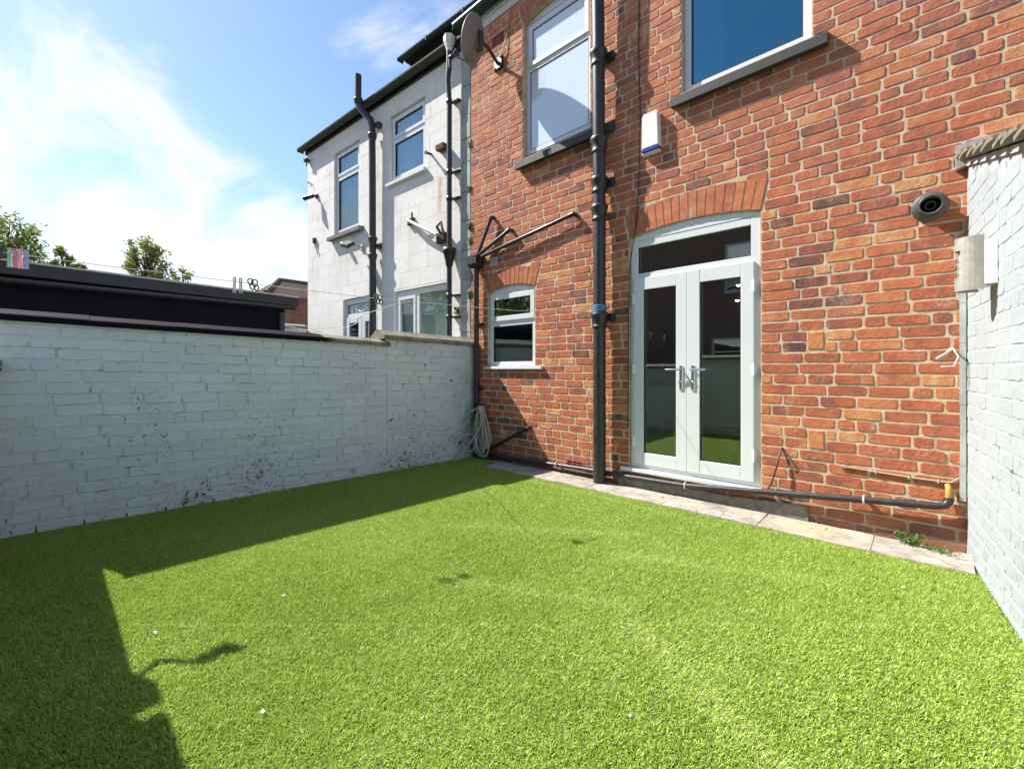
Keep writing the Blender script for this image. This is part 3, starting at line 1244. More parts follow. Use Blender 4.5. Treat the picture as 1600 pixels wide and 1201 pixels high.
# upper right window
mb = MB()
ring(mb, F, -1.626, -0.644, 3.672, 5.296, 0.062, -0.125, -0.062)
mb.fbox(F, -1.564, -0.706, -0.125, -0.063, 4.80, 4.86, cham=0.003)
win = mb.build('window', 'upvc', house, label='upper right window reflecting blue sky above the French doors')
bead(F, -1.566, -0.704, 3.732, 4.802, -0.070, win)
pane(F, -1.564, -0.706, 3.734, 4.80, -0.072, 'sky_glass', win)
pane(F, -1.564, -0.706, 4.862, 5.232, -0.072, 'sky_glass', win)
mb = MB()
for i in range(9):
    u = -1.555 + 0.026 * i
    mb.tube([F.p(u, -0.16 - 0.012 * (i % 2), 3.72), F.p(u, -0.16 - 0.012 * (i % 2), 5.24)], 0.016, 6)
mb.build('curtain', 'curtain', win)
mb = MB()
mb.extrude(F, [(-0.09, 3.565), (0.075, 3.525), (0.08, 3.53), (0.08, 3.603), (0.073, 3.61), (-0.09, 3.673)], -1.70, -0.535)
mb.build('sill', 'sill_paint', win)

# French doors
mb = MB()
ZS = 0.215
mb.fbox(F, -2.139, -2.068, -0.095, -0.022, ZS, 2.42, cham=0.003)
mb.fbox(F, -1.062, -0.991, -0.095, -0.022, ZS, 2.42, cham=0.003)
mb.fbox(F, -2.068, -1.062, -0.095, -0.0235, ZS, 0.262, cham=0.003)
mb.fbox(F, -2.068, -1.062, -0.095, -0.0235, 2.045, 2.10, cham=0.003)
mb.fbox(F, -2.068, -1.062, -0.095, -0.0235, 2.355, 2.42, cham=0.003)
arch_head(mb, A_DOOR, 2.4202, -0.095, -0.020)
door = mb.build('french_door', 'upvc', house, label='white glazed double French doors under a soldier arch')
bead(F, -2.070, -1.060, 2.098, 2.357, -0.045, door)
pane(F, -2.068, -1.062, 2.100, 2.355, -0.047, 'door_glass', door)
for (a, b, ga, gb) in ((-2.098, -1.583, -2.000, -1.680), (-1.577, -1.034, -1.466, -1.132)):
    mb = MB()
    d1 = -0.002 if a < -2 else 0.004
    mb.fbox(F, a, ga, -0.07, d1, 0.255, 2.050, cham=0.004)
    mb.fbox(F, gb, b, -0.07, d1, 0.255, 2.050, cham=0.004)
    mb.fbox(F, ga, gb, -0.07, d1 - 0.0015, 0.255, 0.370, cham=0.004)
    mb.fbox(F, ga, gb, -0.07, d1 - 0.0015, 1.935, 2.050, cham=0.004)
    mb.build('door_leaf', 'upvc', door)
    bead(F, ga - 0.001, gb + 0.001, 0.369, 1.936, d1 - 0.016, door)
    pane(F, ga, gb, 0.370, 1.935, d1 - 0.018, 'door_glass', door)
    hu = -1.632 if a < -2 else -1.522
    sg = -1 if a < -2 else 1
    mb = MB()
    mb.fbox(F, hu - 0.016, hu + 0.016, d1, d1 + 0.010, 0.985, 1.205, cham=0.004)
    mb.tube([F.p(hu, d1 + 0.008, 1.168), F.p(hu, d1 + 0.050, 1.168)], 0.009, 10)
    mb.tube([F.p(hu - sg * 0.010, d1 + 0.050, 1.168), F.p(hu + sg * 0.06, d1 + 0.052, 1.169), F.p(hu + sg * 0.125, d1 + 0.048, 1.168)], 0.0095, 10)
    mb.lathe(F.p(hu, d1 + 0.010, 1.06), F.nrm, [(0.0, 0.006), (0.009, 0.006), (0.010, 0.0)], 12)
    mb.build('door_handle', 'chrome', door)
    he = -2.102 if a < -2 else -1.030
    for hz in (0.42, 1.12, 1.80):
        mb = MB()
        mb.tube([F.p(he, d1 + 0.006, hz), F.p(he, d1 + 0.006, hz + 0.10)], 0.009, 8)
        mb.fbox(F, he - 0.018, he + 0.018, d1 - 0.012, d1 + 0.004, hz + 0.015, hz + 0.085, cham=0.003)
        mb.build('hinge', 'upvc', door)
mb = MB()
mb.fbox(F, -2.225, -0.938, -0.095, 0.040, 0.178, 0.213, cham=0.005)
mb.build('sill', 'upvc', door)

# rooms behind the openings


def room(x0, x1, y0, y1, z0, z1, mat, name='room'):
    mb = MB()
    mb.add([(x0, y0, z0), (x1, y0, z0), (x1, y1, z0), (x0, y1, z0), (x0, y0, z1), (x1, y0, z1), (x1, y1, z1), (x0, y1, z1)],
           [(4, 5, 6, 7), (1, 2, 6, 5), (2, 3, 7, 6), (3, 0, 4, 7)])
    o = mb.build(name, mat, house)
    mb = MB()
    mb.box(x0, x1, y0, y1, z0 - 0.05, z0 - 0.001)
    mb.build('floor', 'floor_wood', house)
    return o


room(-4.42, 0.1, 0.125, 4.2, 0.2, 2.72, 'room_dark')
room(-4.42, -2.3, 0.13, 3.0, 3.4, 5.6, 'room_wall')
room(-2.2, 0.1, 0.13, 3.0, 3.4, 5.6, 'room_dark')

# eaves of the brick house
mb = MB()
mb.fbox(HOUSE, -4.60, 1.4, -0.05, 0.030, 5.615, 5.70, cham=0.004)
mb.fbox(HOUSE, -4.60, 1.4, -0.05, 0.050, 5.702, 5.80, cham=0.004)
mb.build('fascia', 'upvc_old', house)


def gutter(mb, F, u0, u1, d, z, r, n=10):
    prof = [(d + r * math.cos(a), z + r * math.sin(a)) for a in [math.pi + math.pi * i / n for i in range(n + 1)]]
    prof += [(d + (r - 0.006) * math.cos(a), z + 0.003 + (r - 0.006) * math.sin(a)) for a in [2 * math.pi - math.pi * i / n for i in range(n + 1)]]
    mb.extrude(F, prof, u0, u1, smooth=False)


mb = MB()
gutter(mb, HOUSE, -4.66, 1.4, 0.115, 5.80, 0.066)
mb.build('gutter', 'gutter_green', house)
mb = MB()
mb.fbox(HOUSE, -4.665, 1.4, 0.055, 0.19, 5.803, 5.822)
mb.build('gutter_edge', 'upvc_old', house)
mb = MB()
mb.fbox(HOUSE, -4.668, -4.664, 0.05, 0.18, 5.735, 5.802)
mb.build('gutter_stop', 'gutter_green', house)
mb = MB()
mb.hexa([HOUSE.p(-4.55, 0.10, 5.83), HOUSE.p(1.4, 0.10, 5.83), HOUSE.p(1.4, -4.2, 8.2), HOUSE.p(-4.55, -4.2, 8.2),
         HOUSE.p(-4.55, 0.10, 5.86), HOUSE.p(1.4, 0.10, 5.86), HOUSE.p(1.4, -4.2, 8.26), HOUSE.p(-4.55, -4.2, 8.26)])
mb.build('roof', 'roof_slate', house)

# ------------------------------------------------------------------ the white rendered house
wh = thing('rendered_house', tuple(WHITE.p(-2, 0, 0)), 'white rendered terraced house with black gutter left of the brick one', 'house')
F = WHITE
rw = random.Random(21)
U0, U1, WZ = -4.24, 0.345, 5.60
A_WD = Arch(-2.83, -1.72, 2.44, 0.075, 0.10)
WOPEN = [(-3.16, -2.285, 3.68, 5.25), (-1.365, -0.455, 4.19, 5.29), (-2.83, -1.72, 0.1, A_WD.crown), (-1.235, 0.135, 1.05, 2.42)]
mb = MB()
sheet(mb, F, U0, U1, -0.02, WZ, WOPEN, 0.11)
A_WD.spandrel(mb, F, -0.10, -0.001)
# gable end and the inside shell
mb.add([F.p(U0, 0, -0.02), F.p(U0, 0, WZ), F.p(U0, -4.0, WZ), F.p(U0, -4.0, -0.02)], [(0, 1, 2, 3)])
mb.build('wall', 'render', wh)


def wblock(za, zb):
    zm = (za + zb) / 2
    r = [(a - 0.002, b + 0.002) for (a, b, p, q) in WOPEN if p - 0.02 < zm < q + 0.02]
    return r


blocks = lay(U0, U1, 0.0, WZ, 0.245, 0.46, 0.0022, rw, wblock, header=0.02)
masonry(wh, F, blocks, 'render', rw, proud=(0.002, 0.0024), inset=0.0010, jit=0.0010, name='render_block', most=280, rough=0.0003)

# painted strip where the two houses meet
mb = MB()
z = 0.0
while z < 5.5:
    h = rw.choice((0.32, 0.40, 0.26))
    mb2 = MB()
    mb2.fbox(F, 0.347, 0.535, -0.06, 0.022 + rw.uniform(-.003, .003), z, min(z + h - 0.006, 5.58), cham=0.005)
    mb2.build('quoin_block', 'strip_paint', wh)
    z += h


def two_light(u0, u1, z0, z1, zt, opener_top, glass, sill=None, label=None, left_reveal=0.05):
    mb = MB()
    w = 0.055
    ring(mb, F, u0, u1, z0, z1, w, -0.105, -0.045)
    mb.fbox(F, u0 + w, u1 - w, -0.105, -0.0465, zt - 0.03, zt + 0.03, cham=0.003)
    wn = mb.build('window', 'upvc_old', wh, label=label)
    mb = MB()
    ring(mb, F, u0 + w - 0.012, u1 - w + 0.012, zt + 0.018, z1 - w + 0.012, 0.05, -0.075, -0.030)
    mb.build('sash', 'upvc', wn)
    pane(F, u0 + w + 0.035, u1 - w - 0.035, zt + 0.065, z1 - w - 0.035, -0.050, glass, wn)
    bead(F, u0 + w + 0.034, u1 - w - 0.034, zt + 0.064, z1 - w - 0.034, -0.047, wn)
    mb = MB()
    ring(mb, F, u0 + w - 0.008, u1 - w + 0.008, z0 + w - 0.008, zt - 0.028, 0.04, -0.085, -0.036)
    mb.build('sash', 'upvc', wn)
    pane(F, u0 + w + 0.030, u1 - w - 0.030, z0 + w + 0.030, zt - 0.066, -0.055, glass, wn)
    bead(F, u0 + w + 0.029, u1 - w - 0.029, z0 + w + 0.029, zt - 0.065, -0.052, wn)
    return wn


wn = two_light(-3.155, -2.29, 3.70, 5.245, 4.78, True, 'house_glass', label='narrow upper window above the floodlight')
mb = MB()
mb.extrude(F, [(-0.10, 3.615), (0.095, 3.595), (0.10, 3.60), (0.10, 3.66), (-0.10, 3.70)], -3.27, -2.14)
mb.build('sill', 'sill_stone', wn)
mb = MB()
for i in range(8):
    mb.fbox(F, -3.09 + i * 0.093, -3.005 + i * 0.093, -0.17, -0.166, 3.75, 5.2)
mb.build('blind', 'blind_pale', wn)
wn = two_light(-1.36, -0.46, 4.21, 5.285, 4.90, True, 'house_glass', label='short upper window nearest the rainwater pipe')
mb = MB()
mb.extrude(F, [(-0.10, 4.145), (0.055, 4.135), (0.06, 4.14), (0.06, 4.185), (-0.10, 4.21)], -1.40, -0.425)
mb.build('sill', 'upvc_old', wn)
mb = MB()
mb.fbox(F, -1.32, -0.5, -0.19, -0.185, 4.25, 5.25)
mb.build('net_curtain', 'blind_pale', wn)

# its back door
mb = MB()
ring(mb, F, -2.826, -1.724, 0.12, 2.40, 0.05, -0.10, -0.035)
P = [(u, z - 0.004) for u, z in A_WD.pts(14)]
P[0] = (A_WD.u0 + 0.004, P[0][1])
P[-1] = (A_WD.u1 - 0.004, P[-1][1])
for i in range(14):
    mb.prism(F, [(P[i][0], 2.4002), (P[i + 1][0], 2.4002), P[i + 1], P[i]], -0.10, -0.034)
mb.fbox(F, -2.776, -1.774, -0.10, -0.0365, 2.115, 2.175, cham=0.003)
wd = mb.build('back_door', 'upvc', wh, label='white part glazed back door with leaded toplight')
pane(F, -2.776, -1.774, 2.175, 2.35, -0.060, 'house_glass', wd)
mb = MB()
for u in (-2.62, -2.46, -2.10, -1.94):
    mb.fbox(F, u - 0.004, u + 0.004, -0.058, -0.054, 2.176, 2.349)
mb.fbox(F, -2.77, -1.78, -0.058, -0.0545, 2.262, 2.270)
mb.tube([F.p(-2.28 + 0.16 * math.cos(a), -0.054, 2.262 + 0.055 * math.sin(a)) for a in [2 * math.pi * i / 18 for i in range(18)]], 0.006, 5, closed=True)
mb.build('leading', 'upvc', wd)
for (a, b) in ((-2.77, -2.255), (-2.245, -1.78)):
    mb = MB()
    ring(mb, F, a, b, 0.13, 2.11, 0.10, -0.09, -0.025)
    mb.build('door_leaf', 'upvc', wd)
    pane(F, a + 0.099, b - 0.099, 0.229, 2.011, -0.045, 'house_glass', wd)
mb = MB()
for i in range(1, 3):
    u = -2.145 + 0.265 * i / 3
    mb.fbox(F, u - 0.005, u + 0.005, -0.043, -0.038, 0.24, 2.0)
for z in (0.6, 0.95, 1.3, 1.65):
    mb.fbox(F, -2.145, -1.88, -0.043, -0.0385, z - 0.005, z + 0.005)
mb.build('glazing_bar', 'upvc', wd)

# big ground floor window with vertical blinds
mb = MB()
ring(mb, F, -1.23, 0.13, 1.06, 2.415, 0.06, -0.10, -0.035, wt=0.085)
mb.fbox(F, -0.72, -0.645, -0.10, -0.0365, 1.12, 2.33, cham=0.003)
wn = mb.build('window', 'upvc_old', wh, label='wide ground floor window with pale vertical blinds')
mb = MB()
ring(mb, F, -1.165, -0.725, 1.125, 2.325, 0.05, -0.08, -0.025)
mb.build('sash', 'upvc', wn)
pane(F, -1.116, -0.774, 1.174, 2.276, -0.050, 'clear_glass', wn)
pane(F, -0.645, 0.07, 1.12, 2.33, -0.060, 'clear_glass', wn)
for i in range(13):
    mb = MB()
    u = -1.15 + i * 0.097
    mb.hexa([F.p(u, -0.125, 1.1), F.p(u + 0.088, -0.14, 1.1), F.p(u + 0.088, -0.143, 1.1), F.p(u, -0.128, 1.1),
             F.p(u, -0.125, 2.38), F.p(u + 0.088, -0.14, 2.38), F.p(u + 0.088, -0.143, 2.38), F.p(u, -0.128, 2.38)])
    mb.build('blind_slat', 'blind_pale', wn)

# rooms
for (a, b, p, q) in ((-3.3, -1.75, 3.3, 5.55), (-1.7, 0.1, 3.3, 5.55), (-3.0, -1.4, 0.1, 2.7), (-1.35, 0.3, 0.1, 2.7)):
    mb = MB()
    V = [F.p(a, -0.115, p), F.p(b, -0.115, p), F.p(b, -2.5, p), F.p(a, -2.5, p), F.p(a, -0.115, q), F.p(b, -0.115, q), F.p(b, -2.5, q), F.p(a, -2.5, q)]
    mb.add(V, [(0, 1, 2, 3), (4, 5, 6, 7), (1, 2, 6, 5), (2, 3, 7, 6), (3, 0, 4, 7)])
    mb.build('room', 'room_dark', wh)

# eaves
mb = MB()
mb.fbox(F, U0 - 0.06, 0.34, -0.03, 0.028, 5.575, 5.70, cham=0.004)
mb.build('fascia', 'plastic_black', wh)
mb = MB()
gutter(mb, F, U0 - 0.12, 0.20, 0.098, 5.68, 0.068)
mb.build('gutter', 'gutter_moss', wh)
mb = MB()
mb.fbox(F, U0 - 0.124, U0 - 0.119, 0.03, 0.166, 5.612, 5.682)
mb.build('gutter_stop', 'gutter_moss', wh)
mb = MB()
mb.hexa([F.p(U0 - 0.08, 0.07, 5.715), F.p(0.45, 0.07, 5.715), F.p(0.45, -4.2, 7.9), F.p(U0 - 0.08, -4.2, 7.9),
         F.p(U0 - 0.08, 0.07, 5.745), F.p(0.45, 0.07, 5.745), F.p(0.45, -4.2, 7.95), F.p(U0 - 0.08, -4.2, 7.95)])
mb.build('roof', 'roof_slate', wh)
# flat roofed dormer set back on the roof
mb = MB()
mb.fbox(F, -1.76, 2.6, -3.2, -0.72, 5.75, 6.74)
dm = mb.build('dormer', 'fascia_brown', wh)
mb = MB()
mb.fbox(F, -1.84, 2.6, -3.2, -0.652, 6.742, 6.81)
mb.build('roof_edge', 'fascia_brown', dm)
mb = MB()
gutter(mb, F, -1.90, 2.6, -0.588, 6.79, 0.062)
mb.fbox(F, -1.904, -1.898, -0.65, -0.52, 6.73, 6.792)
for u in (-1.1, -0.2, 0.7):
    mb.fbox(F, u - 0.012, u + 0.012, -0.651, -0.520, 6.724, 6.80)
mb.build('gutter', 'gutter_green', dm)

# ------------------------------------------------------------------ left yard wall
lw = thing('yard_wall', tuple(LEFT.p(2.1, 0, 0)), 'low white painted brick wall in shade with stepped stone coping', 'wall')
rl = random.Random(31)
KL = 0.026                                   # its courses fall a little towards the house
L_END = 4.185
S_ST = 1.30                                  # where the coping steps


def left_top(u):
    return (1.478 if u < S_ST else 1.405) + KL * u - KL * u   # relative to the sheared courses


mb = MB()
mb.fbox(LEFT, 0.0, S_ST, -0.22, 0.0, -0.05, 1.478, k=KL)
mb.fbox(LEFT, S_ST, L_END, -0.22, 0.0, -0.05, 1.400, k=KL)
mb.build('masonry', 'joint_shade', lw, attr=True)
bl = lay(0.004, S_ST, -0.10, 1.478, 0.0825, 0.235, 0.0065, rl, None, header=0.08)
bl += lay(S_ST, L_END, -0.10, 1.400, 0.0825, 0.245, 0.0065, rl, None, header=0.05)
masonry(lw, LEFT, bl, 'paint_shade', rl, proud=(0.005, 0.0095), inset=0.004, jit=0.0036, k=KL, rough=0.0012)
# coping stones
for (u0, u1, zb) in ((0.0, 0.30, 1.480), (0.304, 0.80, 1.480), (0.804, S_ST + 0.05, 1.481), (S_ST - 0.03, 1.90, 1.402), (1.904, 2.55, 1.402), (2.554, 3.20, 1.402), (3.204, 3.72, 1.402), (3.724, L_END, 1.402)):
    mb = MB()
    if zb > 1.45:
        prof = [(0.055, zb), (0.060, zb + 0.004), (0.060, zb + 0.036), (0.052, zb + 0.045), (-0.09, zb + 0.110), (-0.14, zb + 0.110), (-0.275, zb + 0.04), (-0.275, zb)]
    else:
        prof = [(0.050, zb), (0.055, zb + 0.004), (0.055, zb + 0.034), (0.047, zb + 0.042), (-0.09, zb + 0.085), (-0.14, zb + 0.085), (-0.275, zb + 0.04), (-0.275, zb)]
    q = rl.uniform(-0.003, 0.003)
    prof = [(d + q, z + q) for d, z in prof]
    mb.extrude(LEFT, prof, u0, u1, k=KL)
    mb.build('coping_stone', 'coping', lw)
# hook near the far end
mb = MB()
mb.tube([LEFT.p(4.16, -0.002, 1.17), LEFT.p(4.16, 0.05, 1.17), LEFT.p(4.20, 0.055, 1.172)], 0.006, 8)
mb.build('hook', 'iron_black', lw)

# ------------------------------------------------------------------ right yard wall
rwl = thing('yard_wall', tuple(RIGHT.p(1.5, 0, 0)), 'tall sunlit white painted brick wall with tile creasing on top', 'wall')
rr = random.Random(41)


def rtop(u):
    return 2.435 - 0.305 * u if u < 2.3 else 2.435 - 0.305 * 2.3


mb = MB()
us = [0.0, 2.3, 4.4]
for a, b in zip(us, us[1:]):
    mb.hexa([RIGHT.p(a, -0.225, -0.05), RIGHT.p(b, -0.225, -0.05), RIGHT.p(b, 0, -0.05), RIGHT.p(a, 0, -0.05),
             RIGHT.p(a, -0.225, rtop(a)), RIGHT.p(b, -0.225, rtop(b)), RIGHT.p(b, 0, rtop(b)), RIGHT.p(a, 0, rtop(a))])
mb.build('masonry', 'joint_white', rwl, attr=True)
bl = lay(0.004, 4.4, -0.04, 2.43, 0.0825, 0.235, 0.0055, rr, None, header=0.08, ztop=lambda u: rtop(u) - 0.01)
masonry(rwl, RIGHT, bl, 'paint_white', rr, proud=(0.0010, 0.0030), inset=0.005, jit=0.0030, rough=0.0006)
# ragged mortar bed and two courses of creasing tiles
mb = MB()
mb.hexa([RIGHT.p(0.0, -0.23, rtop(0) + 0.001), RIGHT.p(2.3, -0.23, rtop(2.3) + 0.001), RIGHT.p(2.3, 0.012, rtop(2.3) + 0.001), RIGHT.p(0.0, 0.012, rtop(0) + 0.001),
         RIGHT.p(0.0, -0.23, rtop(0) + 0.035), RIGHT.p(2.3, -0.23, rtop(2.3) + 0.035), RIGHT.p(2.3, 0.010, rtop(2.3) + 0.035), RIGHT.p(0.0, 0.010, rtop(0) + 0.035)])
mb.build('mortar_bed', 'cement', rwl)
u = -0.02
while u < 2.3:
    mb = MB()
    za, zb = rtop(u) + 0.040, rtop(u + 0.23) + 0.078
    n = 5
    lo_, up_ = [], []
    for i in range(n):
        f = i / (n - 1)
        z = za + (zb - za) * f + 0.012 * math.sin(math.pi * f * 0.9) + rr.uniform(-.002, .002)
        lo_.append((u + 0.23 * f, z))
        up_.append((u + 0.23 * f, z + 0.020))
    d1 = 0.062 + rr.uniform(-.006, .006)
    P = lo_ + up_[::-1]
    mb.prism(RIGHT, P, -0.26, d1)
    mb.build('coping_tile', 'tile_grey', rwl)
    u += 0.185
# cement fillet against the house
mb = MB()
mb.prism(HOUSE, [(0.118, 2.415), (0.17, 2.43), (0.60, 2.46), (0.60, 2.585), (0.30, 2.575), (0.118, 2.56)], 0.006, 0.055)
mb.build('cement_fillet', 'cement', rwl)

# ------------------------------------------------------------------ behind the camera: rear wall, gate, house opposite (seen in the glass)
rear = thing('yard_wall', (-1.5, -4.3, 0), 'white painted rear wall mirrored in the French door glass', 'wall')
rq = random.Random(51)
mb = MB()
mb.fbox(REAR, -5.0, -3.02, -0.22, 0.0, -0.05, 1.19)
mb.fbox(REAR, -3.02, -1.75, -0.22, 0.0, -0.05, 1.34)
mb.fbox(REAR, -0.85, 1.1, -0.22, 0.0, -0.05, 1.34)
mb.build('masonry', 'paint_shade', rear, attr=True)
bl = lay(-4.60, -3.02, 0.0, 1.19, 0.0825, 0.235, 0.008, rq) + lay(-3.02, -1.75, 0.0, 1.34, 0.0825, 0.235, 0.008, rq) + lay(-0.85, 0.60, 0.0, 1.34, 0.0825, 0.235, 0.008, rq)
rest = MB()
for b in bl:
    stone(rest, REAR, outline(*b, rq, 0.002), rq.uniform(0.002, 0.006), 0.003, rq.random(), rq)
rest.build('brick_courses', 'paint_shade', rear, kind='stuff', attr=True)
for (a, b, z) in ((-5.0, -3.04, 1.192), (-3.04, -1.74, 1.342), (-0.86, 1.1, 1.342)):
    mb = MB()
    mb.extrude(REAR, [(0.04, z), (0.04, z + 0.038), (-0.11, z + 0.085), (-0.26, z + 0.038), (-0.26, z)], a, b)
    mb.build('coping_stone', 'sill_stone', rear)
gate = thing('garden_gate', (-1.3, -4.25, 0), 'brown boarded timber gate in the rear wall behind the viewer', 'gate')
for i in range(8):
    mb = MB()
    u = -1.735 + i * 0.109
    mb.fbox(REAR, u, u + 0.103, -0.09, -0.065, 0.05, 1.40, cham=0.003)
    mb.build('board', 'gate_wood', gate)
for z in (0.3, 1.15):
    mb = MB()
    mb.fbox(REAR, -1.735, -0.87, -0.063, -0.03, z, z + 0.10, cham=0.003)
    mb.build('rail', 'gate_wood', gate)
mb = MB()
mb.fbox(REAR, -3.42, -3.28, -0.12, -0.02, 1.262, 1.56, cham=0.006)
mb.tube([REAR.p(-3.42, -0.05, 1.48), REAR.p(-3.60, -0.01, 1.60), REAR.p(-3.66, 0.03, 1.83)], 0.013, 8)
post = mb.build('line_post', 'gate_wood')
tag(post, 'stub post holding the washing line pulley on the rear wall', 'post')
mb = MB()
c0 = Vector((-3.66, -4.135, 1.80))
mb.lathe(c0 - Vector((0.012, 0, 0)), (1, 0.2, 0), [(0.0, 0.0), (0.030, 0.0), (0.036, 0.004), (0.028, 0.012), (0.036, 0.020), (0.030, 0.024), (0.0, 0.024)], 20)
mb.tube([c0 + Vector((0.0, -0.02, 0.05)), c0 + Vector((0.0, 0.0, 0.045)), c0 + Vector((0, 0.0, 0.0))], 0.005, 6)
pul = mb.build('line_pulley', 'iron_black')
tag(pul, 'small dark pulley wheel at the left end of the washing line', 'pulley')

opp = thing('opposite_house', (-3, -11, 0), 'brick house across the alley mirrored in the door glass', 'house')
OP = Fr((0, -11, 0), (1, 0, 0), (0, 1, 0))
oo = [(-4.8, -3.8, 3.6, 5.2), (-1.6, -0.6, 3.6, 5.2), (-5.2, -4.1, 0.9, 2.2), (-2.6, -1.7, 0.05, 2.15), (1.6, 2.8, 0.9, 2.2)]
mb = MB()
sheet(mb, OP, -11, 6, -0.02, 6.0, oo, 0.12)
mb.build('wall', 'opposite_brick', opp)
for (a, b, p, q) in oo:
    mb = MB()
    ring(mb, OP, a, b, p, q, 0.07, -0.10, -0.04)
    mb.fbox(OP, a + 0.07, b - 0.07, -0.10, -0.045, p + (q - p) * 0.62, p + (q - p) * 0.62 + 0.06)
    wn = mb.build('window' if p > 0.2 else 'door', 'upvc', opp)
    pane(OP, a + 0.06, b - 0.06, p + 0.06, q - 0.06, -0.07, 'house_glass' if p > 0.2 else 'upvc', wn)
mb = MB()
mb.hexa([OP.p(-11.2, 0.2, 6.0), OP.p(6.2, 0.2, 6.0), OP.p(6.2, -4, 8.4), OP.p(-11.2, -4, 8.4), OP.p(-11.2, 0.2, 6.1), OP.p(6.2, 0.2, 6.1), OP.p(6.2, -4, 8.5), OP.p(-11.2, -4, 8.5)])
mb.build('roof', 'roof_slate', opp)
mb = MB()
mb.box(-11, 6, -15, -11.13, -0.02, 6.0)
mb.build('wall', 'opposite_brick', opp)

# ------------------------------------------------------------------ neighbour's black outbuilding, far house, low wall
shed = thing('outbuilding', (-8.2, -4.5, 0), 'long black neighbouring outbuilding with flat overhanging roof beyond the low wall', 'outbuilding')
mb = MB()
mb.box(-9.8, -7.02, -9.5, -1.48, -0.02, 2.13)
mb.build('wall', 'shed_black', shed)
mb = MB()
mb.hexa([(-10.0, -9.6, 2.20), (-6.80, -9.6, 2.20), (-6.80, -1.36, 2.11), (-10.0, -1.36, 2.11), (-10.0, -9.6, 2.58), (-6.80, -9.6, 2.36), (-6.80, -1.36, 2.235), (-10.0, -1.36, 2.45)])
mb.build('roof', 'shed_roof', shed)
mb = MB()
mb.hexa([(-6.80, -9.6, 2.352), (-6.785, -9.6, 2.352), (-6.785, -1.36, 2.225), (-6.80, -1.36, 2.225), (-6.80, -9.6, 2.372), (-6.785, -9.6, 2.372), (-6.785, -1.36, 2.245), (-6.80, -1.36, 2.245)])
mb.build('roof_trim', 'metal_pale', shed)
mb = MB()
SH = Fr((-7.02, 0, 0), (0, 1, 0), (1, 0, 0))
gutter(mb, SH, -9.5, -1.40, 0.135, 2.105, 0.055)
mb.fbox(SH, -1.404, -1.398, 0.08, 0.19, 2.05, 2.106)
mb.build('gutter', 'plastic_black', shed)
mb = MB()
mb.tube([(-6.95, -1.55, 2.01), (-6.95, -1.55, 0.0)], 0.035, 10)
mb.build('downpipe', 'iron_black', shed)

mb = MB()
mb.box(-9.45, -9.25, -2.0, -0.28, -0.02, 2.0)
nw = mb.build('boundary_wall', 'render', loc=(-9.35, -1.1, 0))
tag(nw, 'white rendered boundary wall end between black outbuilding and white house', 'wall')
mb = MB()
mb.extrude(Fr((-9.25, 0, 0), (0, 1, 0), (1, 0, 0)), [(0.06, 2.003), (0.06, 2.04), (-0.1, 2.09), (-0.26, 2.04), (-0.26, 2.003)], -2.0, -0.285)
cp = mb.build('coping_stone', 'sill_stone', nw)

fh = thing('far_house', (-17.5, 4, 0), 'distant brick house with hipped brown tiled roof behind the outbuilding', 'house')
mb = MB()
mb.box(-20.4, -16.5, 1.35, 7.5, -0.02, 3.74)
mb.build('wall', 'far_brick', fh)
rows = 14
for i in range(rows):
    f0, f1 = i / rows, (i + 1) / rows
    # east slope course
    xa, xb = -16.35 - 2.05 * f0, -16.35 - 2.05 * (f1 + 0.02)
    za, zb = 3.72 + 0.88 * f0, 3.72 + 0.88 * (f1 + 0.02)
    ya, yb = 1.2 + 1.1 * f0, 1.2 + 1.1 * f1
    mb = MB()
    mb.hexa([(xa, ya, za), (xa, 7.6, za), (xb, 7.6, zb), (xb, yb, zb), (xa, ya, za + 0.05), (xa, 7.6, za + 0.05), (xb, 7.6, zb + 0.025), (xb, yb, zb + 0.025)])
    # hip side course
    mb.hexa([(xa, ya - 0.02, za), (-20.5 + 2.05 * f0, ya - 0.02, za), (-20.5 + 2.05 * f1, yb, zb), (xb, yb, zb), (xa, ya - 0.02, za + 0.05), (-20.5 + 2.05 * f0, ya - 0.02, za + 0.05), (-20.5 + 2.05 * f1, yb, zb + 0.025), (xb, yb, zb + 0.025)])
    mb.build('tile_course', 'roof_tile', fh)
mb = MB()
mb.tube([(-16.35, 1.2, 3.78), (-18.40, 2.3, 4.65), (-18.40, 7.6, 4.65)], 0.09, 8)
mb.build('ridge_tile', 'roof_tile', fh)
mb = MB()
mb.box(-16.48, -16.42, 2.75, 2.87, 0.0, 3.3)
gp = mb.build('green_downpipe', 'gutter_green', fh)

# ------------------------------------------------------------------ pipes
# tall soil pipe beside the French doors
sp = thing('soil_pipe', (-2.42, -0.11, 0), 'thick black iron soil pipe running up between frosted window and French doors', 'pipe')


def spx(z):
    return 0.105 + max(0, z - 2.6) * 0.012          # it leans off the wall a little towards the top


